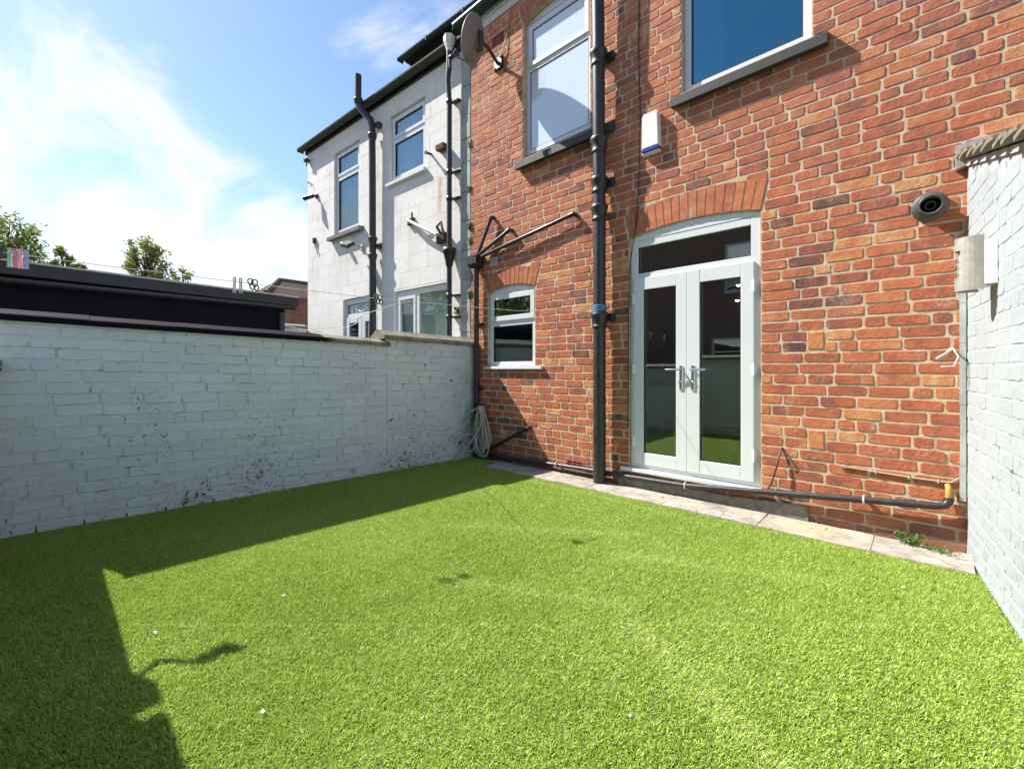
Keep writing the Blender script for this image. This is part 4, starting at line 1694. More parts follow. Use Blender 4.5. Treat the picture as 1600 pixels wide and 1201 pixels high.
mb = MB()
mb.tube([HOUSE.p(-2.42, spx(z), z) for z in (0.02, 1.0, 1.7, 2.6, 3.4, 4.3, 5.6)], 0.063, 20)
mb.build('pipe', 'iron_black', sp)
for z in (1.66, 2.74, 3.02, 3.42, 4.29):
    mb = MB()
    c0 = HOUSE.p(-2.42, spx(z), z)
    mb.lathe(c0, (0, 0, 1), [(0.063, -0.075), (0.073, -0.07), (0.075, -0.055), (0.069, -0.05), (0.073, -0.02), (0.079, 0.03), (0.087, 0.045), (0.087, 0.075), (0.079, 0.082), (0.063, 0.082)], 22)
    mb.build('collar', 'iron_black', sp)
    if z in (1.66, 3.02, 4.29):
        mb = MB()
        mb.fbox(HOUSE, -2.445, -2.30, 0.0, 0.055, z + 0.0, z + 0.075, cham=0.006)
        mb.tube([HOUSE.p(-2.31, 0.0, z + 0.04), HOUSE.p(-2.31, 0.07, z + 0.04)], 0.014, 8)
        mb.build('bracket', 'iron_black', sp)
mb = MB()
for i in range(5):
    z = 1.755 + i * 0.013
    mb.tube([HOUSE.p(-2.42 + 0.069 * math.cos(a), 0.105 + 0.069 * math.sin(a), z + 0.004 * math.sin(3 * a + i)) for a in [2 * math.pi * j / 16 for j in range(16)]], 0.0055, 5, closed=True)
tw = mb.build('twine', 'rope_blue')
tag(tw, 'blue twine wound round the soil pipe at collar height', 'twine')

# waste pipe group with hopper beside the small window
wp = thing('waste_pipe', (-4.31, -0.06, 0), 'narrow black waste pipe with small hopper left of the small window', 'pipe')
mb = MB()
mb.tube([HOUSE.p(-4.315, 0.065, 2.54), HOUSE.p(-4.315, 0.065, 1.2), HOUSE.p(-4.315, 0.065, 0.03)], 0.034, 14)
mb.build('pipe', 'plastic_black', wp)
mb = MB()
hp = [(-4.405, 0.005), (-4.225, 0.005), (-4.225, 0.155), (-4.405, 0.155)]
vs = [HOUSE.p(-4.365, 0.03, 2.49), HOUSE.p(-4.265, 0.03, 2.49), HOUSE.p(-4.265, 0.11, 2.49), HOUSE.p(-4.365, 0.11, 2.49)]
vs += [HOUSE.p(u, d, 2.535) for u, d in hp] + [HOUSE.p(u, d, 2.645) for u, d in hp]
vs += [HOUSE.p(-4.315 + (u + 4.315) * 0.88, 0.08 + (d - 0.08) * 0.86, 2.645) for u, d in hp] + [HOUSE.p(-4.315 + (u + 4.315) * 0.88, 0.08 + (d - 0.08) * 0.86, 2.56) for u, d in hp]
fs = [(r * 4 + i, r * 4 + (i + 1) % 4, r * 4 + 4 + (i + 1) % 4, r * 4 + 4 + i) for r in range(4) for i in range(4)] + [(16, 17, 18, 19), (3, 2, 1, 0)]
mb.add(vs, fs)
mb.build('hopper', 'plastic_black', wp)
for pts in ([(-4.04, 3.10), (-4.28, 2.66)], [(-3.72, 2.87), (-4.25, 2.665)], [(-2.77, 2.835), (-4.22, 2.625)]):
    (ua, za), (ub, zb) = pts
    mb = MB()
    d = Vector((ub - ua, 0, zb - za)).normalized()
    mb.tube([HOUSE.p(ua, 0.0, za), HOUSE.p(ua, 0.045, za), HOUSE.p(ua + d.x * 0.006, 0.055, za + d.z * 0.006), HOUSE.p(ua + d.x * 0.02, 0.060, za + d.z * 0.02), HOUSE.p(ub, 0.072, zb), HOUSE.p(ub - 0.01, 0.075, zb - 0.06)], 0.022, 12)
    mb.tube([HOUSE.p(ua - d.x * 0.004, 0.058, za - d.z * 0.004), HOUSE.p(ua + d.x * 0.06, 0.061, za + d.z * 0.06)], 0.026, 12)
    mb.build('branch_pipe', 'plastic_black', wp)
for z in (0.9, 1.75):
    mb = MB()
    mb.fbox(HOUSE, -4.355, -4.235, 0.0, 0.02, z, z + 0.03)
    mb.tube([HOUSE.p(-4.315 + 0.036 * math.cos(a), 0.065 + 0.036 * math.sin(a), z + 0.015) for a in [2 * math.pi * j / 14 for j in range(14)]], 0.007, 5, closed=True)
    mb.build('bracket', 'plastic_black', wp)

# vent cover by the hopper
mb = MB()
ring(mb, HOUSE, -4.105, -3.985, 2.49, 2.60, 0.014, 0.004, 0.018)
mb.fbox(HOUSE, -4.09, -4.0, 0.004, 0.009, 2.505, 2.585)
for i in range(4):
    mb.prism(HOUSE, [(-4.085, 2.512 + i * 0.018), (-4.005, 2.520 + i * 0.018), (-4.005, 2.526 + i * 0.018), (-4.085, 2.518 + i * 0.018)], 0.009, 0.014)
tag(mb.build('vent_cover', 'metal_pale'), 'small square pale vent cover beside the hopper', 'vent')

# slanting waste outlet low in the shade
mb = MB()
mb.tube([HOUSE.p(-3.43, 0.0, 0.49), HOUSE.p(-3.45, 0.045, 0.475), HOUSE.p(-3.93, 0.06, 0.225), HOUSE.p(-4.24, 0.07, 0.07)], 0.022, 10)
tag(mb.build('waste_pipe', 'plastic_black'), 'short dark slanting waste outlet low on the wall by the hose', 'pipe')

# long pipe along the foot of the wall
gp = thing('base_pipe', (-1.5, -0.06, 0.2), 'long dark pipe running along the foot of the brick wall', 'pipe')
mb = MB()
mb.tube([HOUSE.p(-4.22, 0.045, 0.075), HOUSE.p(-3.4, 0.045, 0.10), HOUSE.p(-2.7, 0.045, 0.120), HOUSE.p(-2.1, 0.050, 0.128), HOUSE.p(-1.57, 0.058, 0.143), HOUSE.p(-0.75, 0.055, 0.225), HOUSE.p(0.03, 0.055, 0.302), HOUSE.p(0.07, 0.05, 0.312), HOUSE.p(0.088, 0.04, 0.335), HOUSE.p(0.088, 0.035, 0.36)], 0.023, 12)
mb.build('pipe', 'iron_black', gp)
mb = MB()
mb.tube([HOUSE.p(0.088, 0.035, 0.352), HOUSE.p(0.088, 0.035, 0.42), HOUSE.p(0.086, 0.02, 0.432), HOUSE.p(0.082, 0.0, 0.434)], 0.016, 10)
mb.build('yellow_stub', 'gas_yellow', gp)
for u, z in ((-0.33, 0.267), (-1.57, 0.143), (-3.0, 0.112)):
    mb = MB()
    mb.tube([HOUSE.p(u + 0.02 * 0, 0.05 + 0.028 * math.cos(a), z + 0.028 * math.sin(a)) for a in [2 * math.pi * j / 14 for j in range(14)]], 0.007, 5, closed=True)
    mb.fbox(HOUSE, u - 0.008, u + 0.008, 0.0, 0.03, z - 0.006, z + 0.006)
    mb.build('clip', 'metal_pale', gp)

# rendered plinth under the doors
mb = MB()
mb.prism(HOUSE, [(-2.25, 0.02), (-0.66, 0.02), (-0.66, 0.145), (-1.2, 0.115), (-2.25, 0.098)], 0.004, 0.022)
mb.build('plinth', 'sill_stone', house)

# soil vent on the white house
vp = thing('soil_pipe', tuple(WHITE.p(-1.70, 0.12, 0)), 'black vent pipe with offset top on the white house', 'pipe')
F = WHITE
mb = MB()
mb.tube([F.p(-1.70, 0.10, 0.0), F.p(-1.70, 0.10, 2.5), F.p(-1.705, 0.105, 4.6), F.p(-1.71, 0.11, 5.18), F.p(-1.72, 0.125, 5.32), F.p(-1.86, 0.21, 5.50), F.p(-1.92, 0.235, 5.60), F.p(-1.93, 0.235, 5.75), F.p(-1.93, 0.235, 6.10)], 0.056, 18)
mb.build('pipe', 'iron_black', vp)
for (u, d, z) in ((-1.70, 0.10, 3.05), (-1.70, 0.10, 3.33), (-1.703, 0.105, 5.05), (-1.92, 0.235, 5.66)):
    mb = MB()
    mb.lathe(F.p(u, d, z), (0, 0, 1), [(0.056, -0.05), (0.064, -0.045), (0.064, -0.01), (0.074, 0.0), (0.076, 0.035), (0.066, 0.045), (0.056, 0.045)], 20)
    mb.build('collar', 'iron_black', vp)
for z in (3.18, 5.20):
    mb = MB()
    mb.fbox(F, -1.68, -1.58, 0.0, 0.09, z, z + 0.07, cham=0.006)
    mb.build('bracket', 'iron_black', vp)

# rainwater pipe on the white house
dpn = thing('rainwater_pipe', tuple(F.p(0.19, 0.09, 0)), 'black rainwater pipe with hopper at the joint of the two houses', 'pipe')
mb = MB()
mb.tube([F.p(0.212, 0.12, 5.60), F.p(0.20, 0.11, 5.34), F.p(0.165, 0.10, 5.2), F.p(0.18, 0.085, 4.9), F.p(0.18, 0.085, 2.5), F.p(0.185, 0.085, 0.0)], 0.036, 14)
mb.build('pipe', 'iron_black', dpn)
mb = MB()
mb.lathe(F.p(0.18, 0.085, 2.60), (0, 0, 1), [(0.036, 0.0), (0.045, 0.005), (0.055, 0.06), (0.085, 0.20), (0.092, 0.205), (0.092, 0.255), (0.08, 0.255), (0.05, 0.12), (0.0, 0.12)], 16)
mb.build('hopper', 'iron_black', dpn)
for z in (1.9, 2.2, 3.55, 3.92, 4.9):
    mb = MB()
    mb.lathe(F.p(0.18, 0.085, z), (0, 0, 1), [(0.036, -0.03), (0.043, -0.028), (0.043, 0.028), (0.036, 0.03)], 14)
    mb.fbox(F, 0.19, 0.33, 0.0, 0.05, z - 0.012, z + 0.012)
    mb.build('bracket', 'iron_black', dpn)
mb = MB()
mb.lathe(F.p(0.215, 0.12, 5.64), (0, 0, 1), [(0.034, -0.08), (0.045, -0.04), (0.078, 0.05), (0.082, 0.13), (0.07, 0.13), (0.05, 0.05), (0.0, 0.05)], 6, smooth=False)
mb.build('rainwater_head', 'upvc_old', dpn)

# ------------------------------------------------------------------ fittings on the walls
# satellite dish
dish = thing('satellite_dish', tuple(HOUSE.p(-4.03, 0.4, 5.2)), 'grey satellite dish seen from behind under the eaves', 'satellite dish')
cdish = HOUSE.p(-3.985, 0.42, 5.12)
nd = Vector((-0.85, -0.40, 0.35)).normalized()
mb = MB()
prof = []
for i in range(9):
    r = 0.262 * i / 8
    prof.append((max(r, 0.001), -0.048 * (1 - (r / 0.262) ** 2)))
prof.append((0.265, 0.004))
prof.append((0.265, -0.006))
for i in range(8, -1, -1):
    r = 0.258 * i / 8
    prof.append((max(r, 0.001), -0.048 * (1 - (r / 0.262) ** 2) - 0.006))
mb.lathe(cdish, nd, prof, 32)
mb.build('reflector', 'dish_grey', dish)
mb = MB()
bk = cdish - nd * 0.062
mb.tube([bk + Vector((0, 0, 0.12)), bk - nd * 0.05 + Vector((0, 0, 0.10)), bk - nd * 0.05 + Vector((0, 0, -0.10)), bk + Vector((0, 0, -0.12))], 0.028, 8)
mb.tube([bk - nd * 0.05, HOUSE.p(-3.96, 0.20, 5.14), HOUSE.p(-3.95, 0.03, 5.02)], 0.020, 10)
mb.build('mount', 'iron_black', dish)
mb = MB()
mb.fbox(HOUSE, -4.02, -3.88, 0.0, 0.035, 4.95, 5.10, cham=0.006)
for (u, z) in ((-4.0, 4.97), (-3.9, 4.97), (-4.0, 5.08), (-3.9, 5.08)):
    mb.lathe(HOUSE.p(u, 0.035, z), (0, -1, 0), [(0.0, 0.014), (0.011, 0.014), (0.011, 0.0)], 6)
mb.build('wall_bracket', 'iron_black', dish)
mb = MB()
low = cdish + Vector((0, 0, -0.25))
lnb = cdish + nd * 0.27 + Vector((0, 0, -0.22))
mb.tube([low - nd * 0.02, low + nd * 0.12 + Vector((0, 0, -0.01)), lnb], 0.014, 8)
mb.build('feed_arm', 'dish_grey', dish)
mb = MB()
ax = (cdish - lnb).normalized()
mb.lathe(lnb - ax * 0.06, ax, [(0.0, -0.01), (0.026, -0.01), (0.028, 0.05), (0.022, 0.06), (0.05, 0.12), (0.046, 0.125), (0.0, 0.11)], 14)
mb.tube([lnb - ax * 0.06, lnb - ax * 0.05 + Vector((0, 0, -0.12))], 0.02, 8)
mb.build('receiver', 'plastic_black', dish)
mb = MB()
mb.tube([HOUSE.p(-3.93, 0.03, 5.06), HOUSE.p(-3.86, 0.03, 5.16), HOUSE.p(-3.80, 0.012, 5.34), HOUSE.p(-3.74, 0.012, 5.6)], 0.006, 6)
tag(mb.build('dish_cable', 'cable_cream'), 'thin pale cable from the satellite dish up to the eaves', 'cable')

# alarm box
al = thing('alarm_box', tuple(HOUSE.p(-1.9, 0.03, 3.38)), 'white burglar alarm box with blue base beneath the upper window', 'alarm box')
mb = MB()
prof = [(-1.985, 3.245), (-1.815, 3.245), (-1.825, 3.55), (-1.84, 3.575), (-1.965, 3.575), (-1.98, 3.55)]
mb.prism(HOUSE, prof, 0.003, 0.060)
mb.prism(HOUSE, [(-1.90 + (u + 1.90) * 0.93, 3.41 + (z - 3.41) * 0.96) for u, z in prof], 0.060, 0.070)
mb.build('cover', 'alarm_white', al)
mb = MB()
mb.fbox(HOUSE, -1.978, -1.822, 0.008, 0.071, 3.212, 3.243, cham=0.004)
mb.build('blue_light', 'alarm_blue', al)
mb = MB()
mb.fbox(HOUSE, -1.985, -1.815, 0.003, 0.058, 3.196, 3.211, cham=0.003)
mb.build('base', 'alarm_white', al)

# boiler flue
fl = thing('boiler_flue', tuple(HOUSE.p(0.0, 0.05, 2.21)), 'round dark grey boiler flue outlet near the white wall', 'flue')
ax = Vector((0.05, -1, -0.12)).normalized()
o = HOUSE.p(0.0, -0.02, 2.225)
mb = MB()
mb.lathe(o, ax, [(0.062, 0.0), (0.062, 0.12), (0.058, 0.135), (0.050, 0.135), (0.050, 0.03), (0.028, 0.03), (0.028, 0.10), (0.022, 0.10), (0.022, 0.02), (0.0, 0.02)], 28)
mb.build('flue_tube', 'flue_grey', fl)
mb = MB()
mb.lathe(o, ax, [(0.060, 0.022), (0.078, 0.024), (0.090, 0.032), (0.092, 0.042), (0.084, 0.050), (0.063, 0.055)], 28)
mb.build('wall_collar', 'flue_grey', fl)
mb = MB()
mb.lathe(o, ax, [(0.0, 0.031), (0.0495, 0.031)], 24)
mb.build('dark_inside', 'hole_dark', fl)

# iron line hook on the wall
mb = MB()
mb.tube([HOUSE.p(0.105, 0.0, 1.29), HOUSE.p(0.105, 0.07, 1.30), HOUSE.p(0.075, 0.10, 1.27), HOUSE.p(0.03, 0.12, 1.235)], 0.0075, 8)
mb.tube([HOUSE.p(0.105, 0.07, 1.30), HOUSE.p(0.13, 0.10, 1.25), HOUSE.p(0.11, 0.12, 1.19), HOUSE.p(0.05, 0.12, 1.185)], 0.005, 8)
tag(mb.build('wall_hook', 'rope_pale'), 'bent metal washing line hook low by the right wall', 'hook')

# wall lamp on the white wall
lp = thing('wall_lamp', tuple(RIGHT.p(0.65, 0.06, 1.7)), 'stainless louvred wall lantern on the white wall', 'wall lamp')
F = RIGHT
mb = MB()
mb.fbox(F, 0.600, 0.715, 0.004, 0.060, 1.60, 1.815, cham=0.012)
mb.build('back_box', 'lamp_glass', lp)
mb = MB()
N = 16
arc = [(0.648 + 0.066 * math.cos(math.pi * i / N), 0.050 + 0.098 * math.sin(math.pi * i / N)) for i in range(N + 1)]
inn = [(0.648 + 0.063 * math.cos(math.pi * i / N), 0.050 + 0.094 * math.sin(math.pi * i / N)) for i in range(N + 1)]


def shell(mb, z0, z1, i0=0, i1=N):
    A, B = arc[i0:i1 + 1], inn[i0:i1 + 1]
    n = len(A)
    vs = [F.p(u, d, z0) for u, d in A] + [F.p(u, d, z1) for u, d in A] + [F.p(u, d, z0) for u, d in B] + [F.p(u, d, z1) for u, d in B]
    fs = []
    for i in range(n - 1):
        fs.append((i, i + 1, n + i + 1, n + i))
        fs.append((2 * n + i, 2 * n + i + 1, 3 * n + i + 1, 3 * n + i))
        fs.append((i, i + 1, 2 * n + i + 1, 2 * n + i))
        fs.append((n + i, n + i + 1, 3 * n + i + 1, 3 * n + i))
    fs += [(0, n, 3 * n, 2 * n), (n - 1, 2 * n - 1, 4 * n - 1, 3 * n - 1)]
    mb.add(vs, fs, smooth=False)


shell(mb, 1.575, 1.645)
shell(mb, 1.785, 1.850)
shell(mb, 1.645, 1.785, 0, 5)
shell(mb, 1.645, 1.785, 11, N)
for i in range(3):
    z = 1.645 + 0.035 * (i + 1) - 0.003
    shell(mb, z, z + 0.005, 5, 11)
mb.build('steel_shade', 'steel_brushed', lp)
mb = MB()
mb.tube([F.p(0.648, 0.075, 1.59), F.p(0.648, 0.075, 1.835)], 0.055, 14)
mb.build('diffuser', 'lamp_glass', lp)

# floodlight, old junction boxes, camera and scraps on the white house
F = WHITE
fd = thing('floodlight', tuple(F.p(-2.2, 0.15, 3.4)), 'black floodlight hanging under the narrow upper window', 'floodlight')
mb = MB()
V = [F.p(-2.42, 0.13, 3.39), F.p(-2.20, 0.13, 3.33), F.p(-2.20, 0.27, 3.24), F.p(-2.42, 0.27, 3.30)]
mb.hexa(V + [v + Vector((0, -0.02, 0.055)) for v in V])
mb.build('lamp_head', 'iron_black', fd)
mb = MB()
V2 = [F.p(-2.40, 0.145, 3.378), F.p(-2.22, 0.145, 3.328), F.p(-2.22, 0.255, 3.250), F.p(-2.40, 0.255, 3.302)]
mb.hexa([v + Vector((0, 0, -0.006)) for v in V2] + V2)
mb.build('lens', 'flue_grey', fd)
mb = MB()
mb.tube([F.p(-2.17, 0.0, 3.30), F.p(-2.17, 0.08, 3.31), F.p(-2.24, 0.17, 3.345)], 0.014, 8)
mb.fbox(F, -2.21, -2.13, 0.0, 0.03, 3.25, 3.35, cham=0.005)
mb.build('bracket', 'metal_pale', fd)
mb = MB()
mb.lathe(F.p(-2.70, 0.0, 3.44), F.nrm, [(0.045, 0.0), (0.045, 0.10), (0.03, 0.12), (0.0, 0.12)], 14)
tag(mb.build('sensor', 'upvc_old'), 'small cream sensor under the narrow window sill', 'sensor')
cmr = thing('security_camera', tuple(F.p(-3.9, 0.1, 4.6)), 'small black security camera high near the white house corner', 'camera')
mb = MB()
mb.lathe(F.p(-3.83, 0.0, 4.62), F.nrm, [(0.05, 0.0), (0.05, 0.03), (0.02, 0.035), (0.02, 0.08), (0.0, 0.08)], 14)
mb.build('mount', 'iron_black', cmr)
mb = MB()
mb.tube([F.p(-3.83, 0.09, 4.60), F.p(-3.93, 0.14, 4.585), F.p(-4.02, 0.18, 4.57)], [0.035, 0.042, 0.045], 12)
mb.build('camera_body', 'plastic_black', cmr)
mb = MB()
mb.fbox(F, -3.95, -3.88, 0.0, 0.05, 3.70, 3.80, cham=0.01)
mb.tube([F.p(-3.9, 0.03, 3.70), F.p(-3.86, 0.03, 3.62), F.p(-3.80, 0.02, 3.52), F.p(-3.79, 0.02, 3.45)], 0.008, 6)
tag(mb.build('cable_box', 'rust'), 'small brown cable box with dangling flex low on the white corner', 'cable box')
mb = MB()
mb.tube([F.p(-4.24, 0.0, 5.0), F.p(-4.12, 0.03, 5.0), F.p(-4.02, 0.03, 4.86)], 0.008, 6)
tag(mb.build('loose_wire', 'cable_black'), 'short bent wire sticking from the far white house corner', 'wire')
mb = MB()
mb.lathe(F.p(-4.17, 0.0, 5.42), F.nrm, [(0.03, 0.0), (0.05, 0.06), (0.05, 0.10), (0.0, 0.10)], 10)
mb.tube([F.p(-4.17, 0.06, 5.42), F.p(-4.17, 0.06, 5.30)], 0.012, 6)
tag(mb.build('gutter_bracket', 'iron_black'), 'dark iron bracket under the far end of the mossy gutter', 'bracket')
mb = MB()
mb.prism(F, [(-0.10, 4.30), (0.06, 4.30), (0.06, 4.375), (-0.10, 4.375)], 0.0, 0.10)
tag(mb.build('brick_stub', 'rust'), 'rusty brick stub sticking out above the rust streak', 'brick')
mb = MB()
mb.tube([F.p(-0.31, 0.0, 4.35), F.p(-0.31, 0.10, 4.34)], 0.018, 8)
mb.tube([F.p(-0.31, 0.10, 4.34), F.p(-0.31, 0.115, 4.34)], 0.03, 8)
tag(mb.build('wall_bolt', 'iron_black'), 'dark bolt in the white wall by the short window', 'bolt')
ab = thing('pole_bracket', tuple(F.p(-0.4, 0.1, 3.2)), 'pale slanting metal pole bolted across the white wall', 'bracket')
mb = MB()
mb.tube([F.p(-0.80, 0.06, 3.47), F.p(-0.72, 0.10, 3.43), F.p(-0.05, 0.12, 3.08)], 0.026, 10)
mb.build('pole', 'metal_pale', ab)
mb = MB()
mb.fbox(F, -0.84, -0.70, 0.0, 0.05, 3.40, 3.50, cham=0.01)
mb.tube([F.p(-0.70, 0.02, 3.40), F.p(-0.64, 0.10, 3.45), F.p(-0.62, 0.12, 3.53)], 0.014, 6)
mb.build('wall_plate', 'rust', ab)
mb = MB()
mb.fbox(F, -0.12, 0.06, 0.0, 0.08, 2.98, 3.12, cham=0.01)
mb.tube([F.p(-0.02, 0.06, 3.1), F.p(-0.06, 0.11, 3.2), F.p(0.03, 0.11, 3.25), F.p(0.07, 0.09, 3.05)], 0.02, 8)
mb.build('lower_clamp', 'rust', ab)

# cables
mb = MB()
pts = [(-2.03, 4.9), (-2.04, 4.2), (-2.02, 3.6), (-2.035, 3.1), (-2.05, 2.7), (-2.09, 2.45), (-2.13, 2.2), (-2.145, 1.8), (-2.15, 1.2), (-2.152, 0.6)]
mb.tube([HOUSE.p(u, 0.014 if z > 2.5 else 0.012, z) for u, z in pts], 0.005, 6)
tag(mb.build('hanging_cable', 'cable_black'), 'thin dark cable hanging down the left edge of the door frame', 'cable')
mb = MB()
mb.tube([HOUSE.p(-0.925, 0.03, 0.235), HOUSE.p(-0.90, 0.05, 0.27), HOUSE.p(-0.86, 0.045, 0.42), HOUSE.p(-0.835, 0.02, 0.555), HOUSE.p(-0.832, 0.0, 0.56)], 0.006, 6)
mb.tube([HOUSE.p(-0.832, 0.01, 0.56), HOUSE.p(-0.80, 0.03, 0.49), HOUSE.p(-0.785, 0.02, 0.43)], 0.005, 6)
tag(mb.build('loose_cable', 'cable_black'), 'loose black cable looping from the door sill into the bricks', 'cable')
mb = MB()
pts = [(-0.47, 0.015, 0.475), (-0.30, 0.012, 0.465), (-0.10, 0.012, 0.455), (0.06, 0.012, 0.452), (0.10, 0.012, 0.455), (0.150, 0.016, 0.50), (0.155, 0.014, 0.7), (0.155, 0.014, 1.0), (0.157, 0.014, 1.3), (0.157, 0.014, 1.62)]
mb.tube([HOUSE.p(*p) for p in pts], 0.0065, 6)
cc = mb.build('clipped_cable', 'cable_cream')
tag(cc, 'cream cable clipped low across the bricks and up the corner', 'cable')
for u, z in ((-0.44, 0.474), (-0.27, 0.463), (-0.10, 0.455), (0.04, 0.452)):
    mb = MB()
    mb.fbox(HOUSE, u - 0.005, u + 0.005, 0.004, 0.021, z - 0.009, z + 0.010)
    mb.build('clip', 'pvc_trunk', cc)
# grey trunking in the corner
mb = MB()
z = 0.35
while z < 1.75:
    h = rp.uniform(0.2, 0.4)
    z2 = min(z + h, 1.80)
    mb.fbox(HOUSE, 0.139 + rp.uniform(-.002, .002), 0.166, 0.004, 0.024, z, z2 - 0.002)
    z = z2
mb2 = mb.build('corner_trunking', 'pvc_trunk')
tag(mb2, 'grey weathered trunking strip in the corner beside the white wall', 'trunking')

# ------------------------------------------------------------------ hose
rh = random.Random(61)
pts = []
top = HOUSE.p(-4.20, 0.14, 0.70)
for k in range(11):
    cxo = rh.uniform(-0.03, 0.07)
    wv = rh.uniform(0.07, 0.17)
    hb = rh.uniform(0.50, 0.66)
    dd = rh.uniform(-0.03, 0.05)
    tw_ = rh.uniform(-0.10, 0.10)
    for i in range(22):
        a = 2 * math.pi * i / 22
        w = wv * (0.30 + 0.70 * (1 - math.cos(a)) / 2)
        zz = top.z - hb * (1 - math.cos(a)) / 2 + rh.uniform(-.003, .003)
        pts.append(Vector((top.x + 0.03 + cxo * (1 - math.cos(a)) / 2 + w * math.sin(a) + tw_ * ((1 - math.cos(a)) / 2) * 0.6, top.y + dd - 0.02 * math.sin(a + k), max(zz, 0.055))))
pts += [Vector((-4.22, -0.17, 0.66)), Vector((-4.33, -0.22, 0.58)), Vector((-4.43, -0.20, 0.42)), Vector((-4.43, -0.22, 0.27)), Vector((-4.36, -0.26, 0.16)), Vector((-4.22, -0.26, 0.13)), Vector((-4.12, -0.24, 0.22)), Vector((-4.16, -0.22, 0.32)),
        Vector((-4.28, -0.23, 0.34)), Vector((-4.37, -0.27, 0.24))]


def smooth_path(P, n=3):
    out = []
    for i in range(len(P) - 1):
        p0, p1, p2, p3 = P[max(i - 1, 0)], P[i], P[i + 1], P[min(i + 2, len(P) - 1)]
        for j in range(n):
            t = j / n
            out.append(0.5 * ((2 * p1) + (p2 - p0) * t + (2 * p0 - 5 * p1 + 4 * p2 - p3) * t * t + (3 * p1 - p0 - 3 * p2 + p3) * t ** 3))
    out.append(P[-1])
    return out


hz = thing('garden_hose', (-4.2, -0.15, 0.05), 'coiled pale garden hose hanging in the shaded corner by the downpipe', 'hose')
mb = MB()
mb.tube(smooth_path(pts, 2), 0.0085, 7)
mb.tube(smooth_path([Vector((-4.02, -0.20, 0.60)), Vector((-4.10, -0.22, 0.42)), Vector((-4.20, -0.27, 0.25)), Vector((-4.27, -0.33, 0.12)), Vector((-4.31, -0.37, 0.03))], 4), 0.0085, 7)
mb.build('coil', 'hose_cream', hz)
mb = MB()
mb.tube(smooth_path([Vector((-4.37, -0.27, 0.24)), Vector((-4.425, -0.30, 0.20)), Vector((-4.44, -0.33, 0.13)), Vector((-4.43, -0.36, 0.07))], 4), 0.011, 8)
mb.build('tail', 'hose_dark', hz)
mb = MB()
mb.tube([Vector((-4.43, -0.36, 0.085)), Vector((-4.42, -0.38, 0.05)), Vector((-4.40, -0.40, 0.035))], [0.016, 0.020, 0.016], 10)
mb.build('connector', 'peg_green', hz)
mb = MB()
mb.tube([HOUSE.p(-4.2, 0.0, 0.72), HOUSE.p(-4.2, 0.16, 0.71), HOUSE.p(-4.2, 0.20, 0.74)], 0.009, 8)
mb.build('hose_hook', 'iron_black', hz)

# ------------------------------------------------------------------ washing line with pegs
LP = [Vector((-3.66, -4.14, 1.805)), Vector((-3.60, -3.85, 1.792)), Vector((-3.42, -2.99, 1.765)), Vector((-3.21, -2.13, 1.735)), Vector((-2.82, -0.9, 1.72)), Vector((-2.478, -0.125, 1.775))]


def on_line(t):
    i = min(int(t), len(LP) - 2)
    return LP[i].lerp(LP[i + 1], t - i)


mb = MB()
mb.tube(LP, 0.0022, 5)
tag(mb.build('washing_line', 'rope_pale'), 'thin washing line stretched across the yard to the soil pipe', 'washing line')


def peg(p, mat, ang, tilt, label, L=0.085):
    mb = MB()
    c_, s_ = math.cos(ang), math.sin(ang)

    def q(a, b, z):
        return Vector((p.x + a * c_ - b * s_ + tilt * z, p.y + a * s_ + b * c_, p.z + z))
    for sg in (-1, 1):
        t0, t1 = sg * 0.0025, sg * 0.010
        prof = [(0.030, 0.0015), (0.010, 0.004), (-0.005, 0.0020), (-L + 0.022, 0.0035), (-L + 0.010, 0.005)]
        for (za, ta), (zb, tb) in zip(prof, prof[1:]):
            mb.hexa([q(-0.0060, sg * ta, za), q(0.0060, sg * ta, za), q(0.0060, sg * (ta + 0.005), za), q(-0.0060, sg * (ta + 0.005), za),
                     q(-0.0060, sg * tb, zb), q(0.0060, sg * tb, zb), q(0.0060, sg * (tb + 0.005), zb), q(-0.0060, sg * (tb + 0.005), zb)])
    o = mb.build('clothes_peg', mat, loc=tuple(p))
    tag(o, label, 'clothes peg', 'clothes pegs on the washing line')
    return o


axl = math.atan2(LP[2].y - LP[1].y, LP[2].x - LP[1].x)
for t, m_, tl, lab in ((0.20, 'peg_green', 0.05, 'pale green peg, leftmost of the cluster above the black outbuilding'), (0.275, 'peg_pink', -0.10, 'deep pink peg beside the pale green one at the far left'),
                       (0.335, 'peg_rose', 0.12, 'light rose peg between the pink and the lilac one at the far left'), (0.41, 'peg_blue', -0.06, 'lilac blue peg, rightmost of the far left cluster')):
    peg(on_line(t), m_, axl + 1.2 + tl, tl, lab)
for t, m_, tl, lab in ((1.915, 'peg_rose', 0.10, 'light rose peg on the washing line before the outbuilding roof end'), (1.955, 'peg_green', -0.05, 'pale green peg touching the rose one near the outbuilding roof end')):
    peg(on_line(t), m_, axl + 1.2, tl, lab)


def tightener(p, lab):
    mb = MB()
    for k, (dz, rr_) in enumerate(((0.012, 0.016), (-0.02, 0.017), (0.006, 0.018), (-0.028, 0.014))):
        c0 = p + (LP[3] - LP[2]).normalized() * (0.012 * k) + Vector((0, 0, dz))
        mb.tube([c0 + Vector((0.010 * math.sin(a * 2), rr_ * math.cos(a), rr_ * 1.3 * math.sin(a))) for a in [2 * math.pi * j / 14 for j in range(14)]], 0.0045, 6, closed=True)
    o = mb.build('line_tightener', 'rope_dark', loc=tuple(p))
    tag(o, lab, 'line tightener', 'dark coiled tighteners on the washing line')


tightener(on_line(2.02), 'dark coiled line tightener beside the green peg over the outbuilding')
tightener(on_line(3.0), 'dark coiled line tightener seen in front of the black vent pipe')
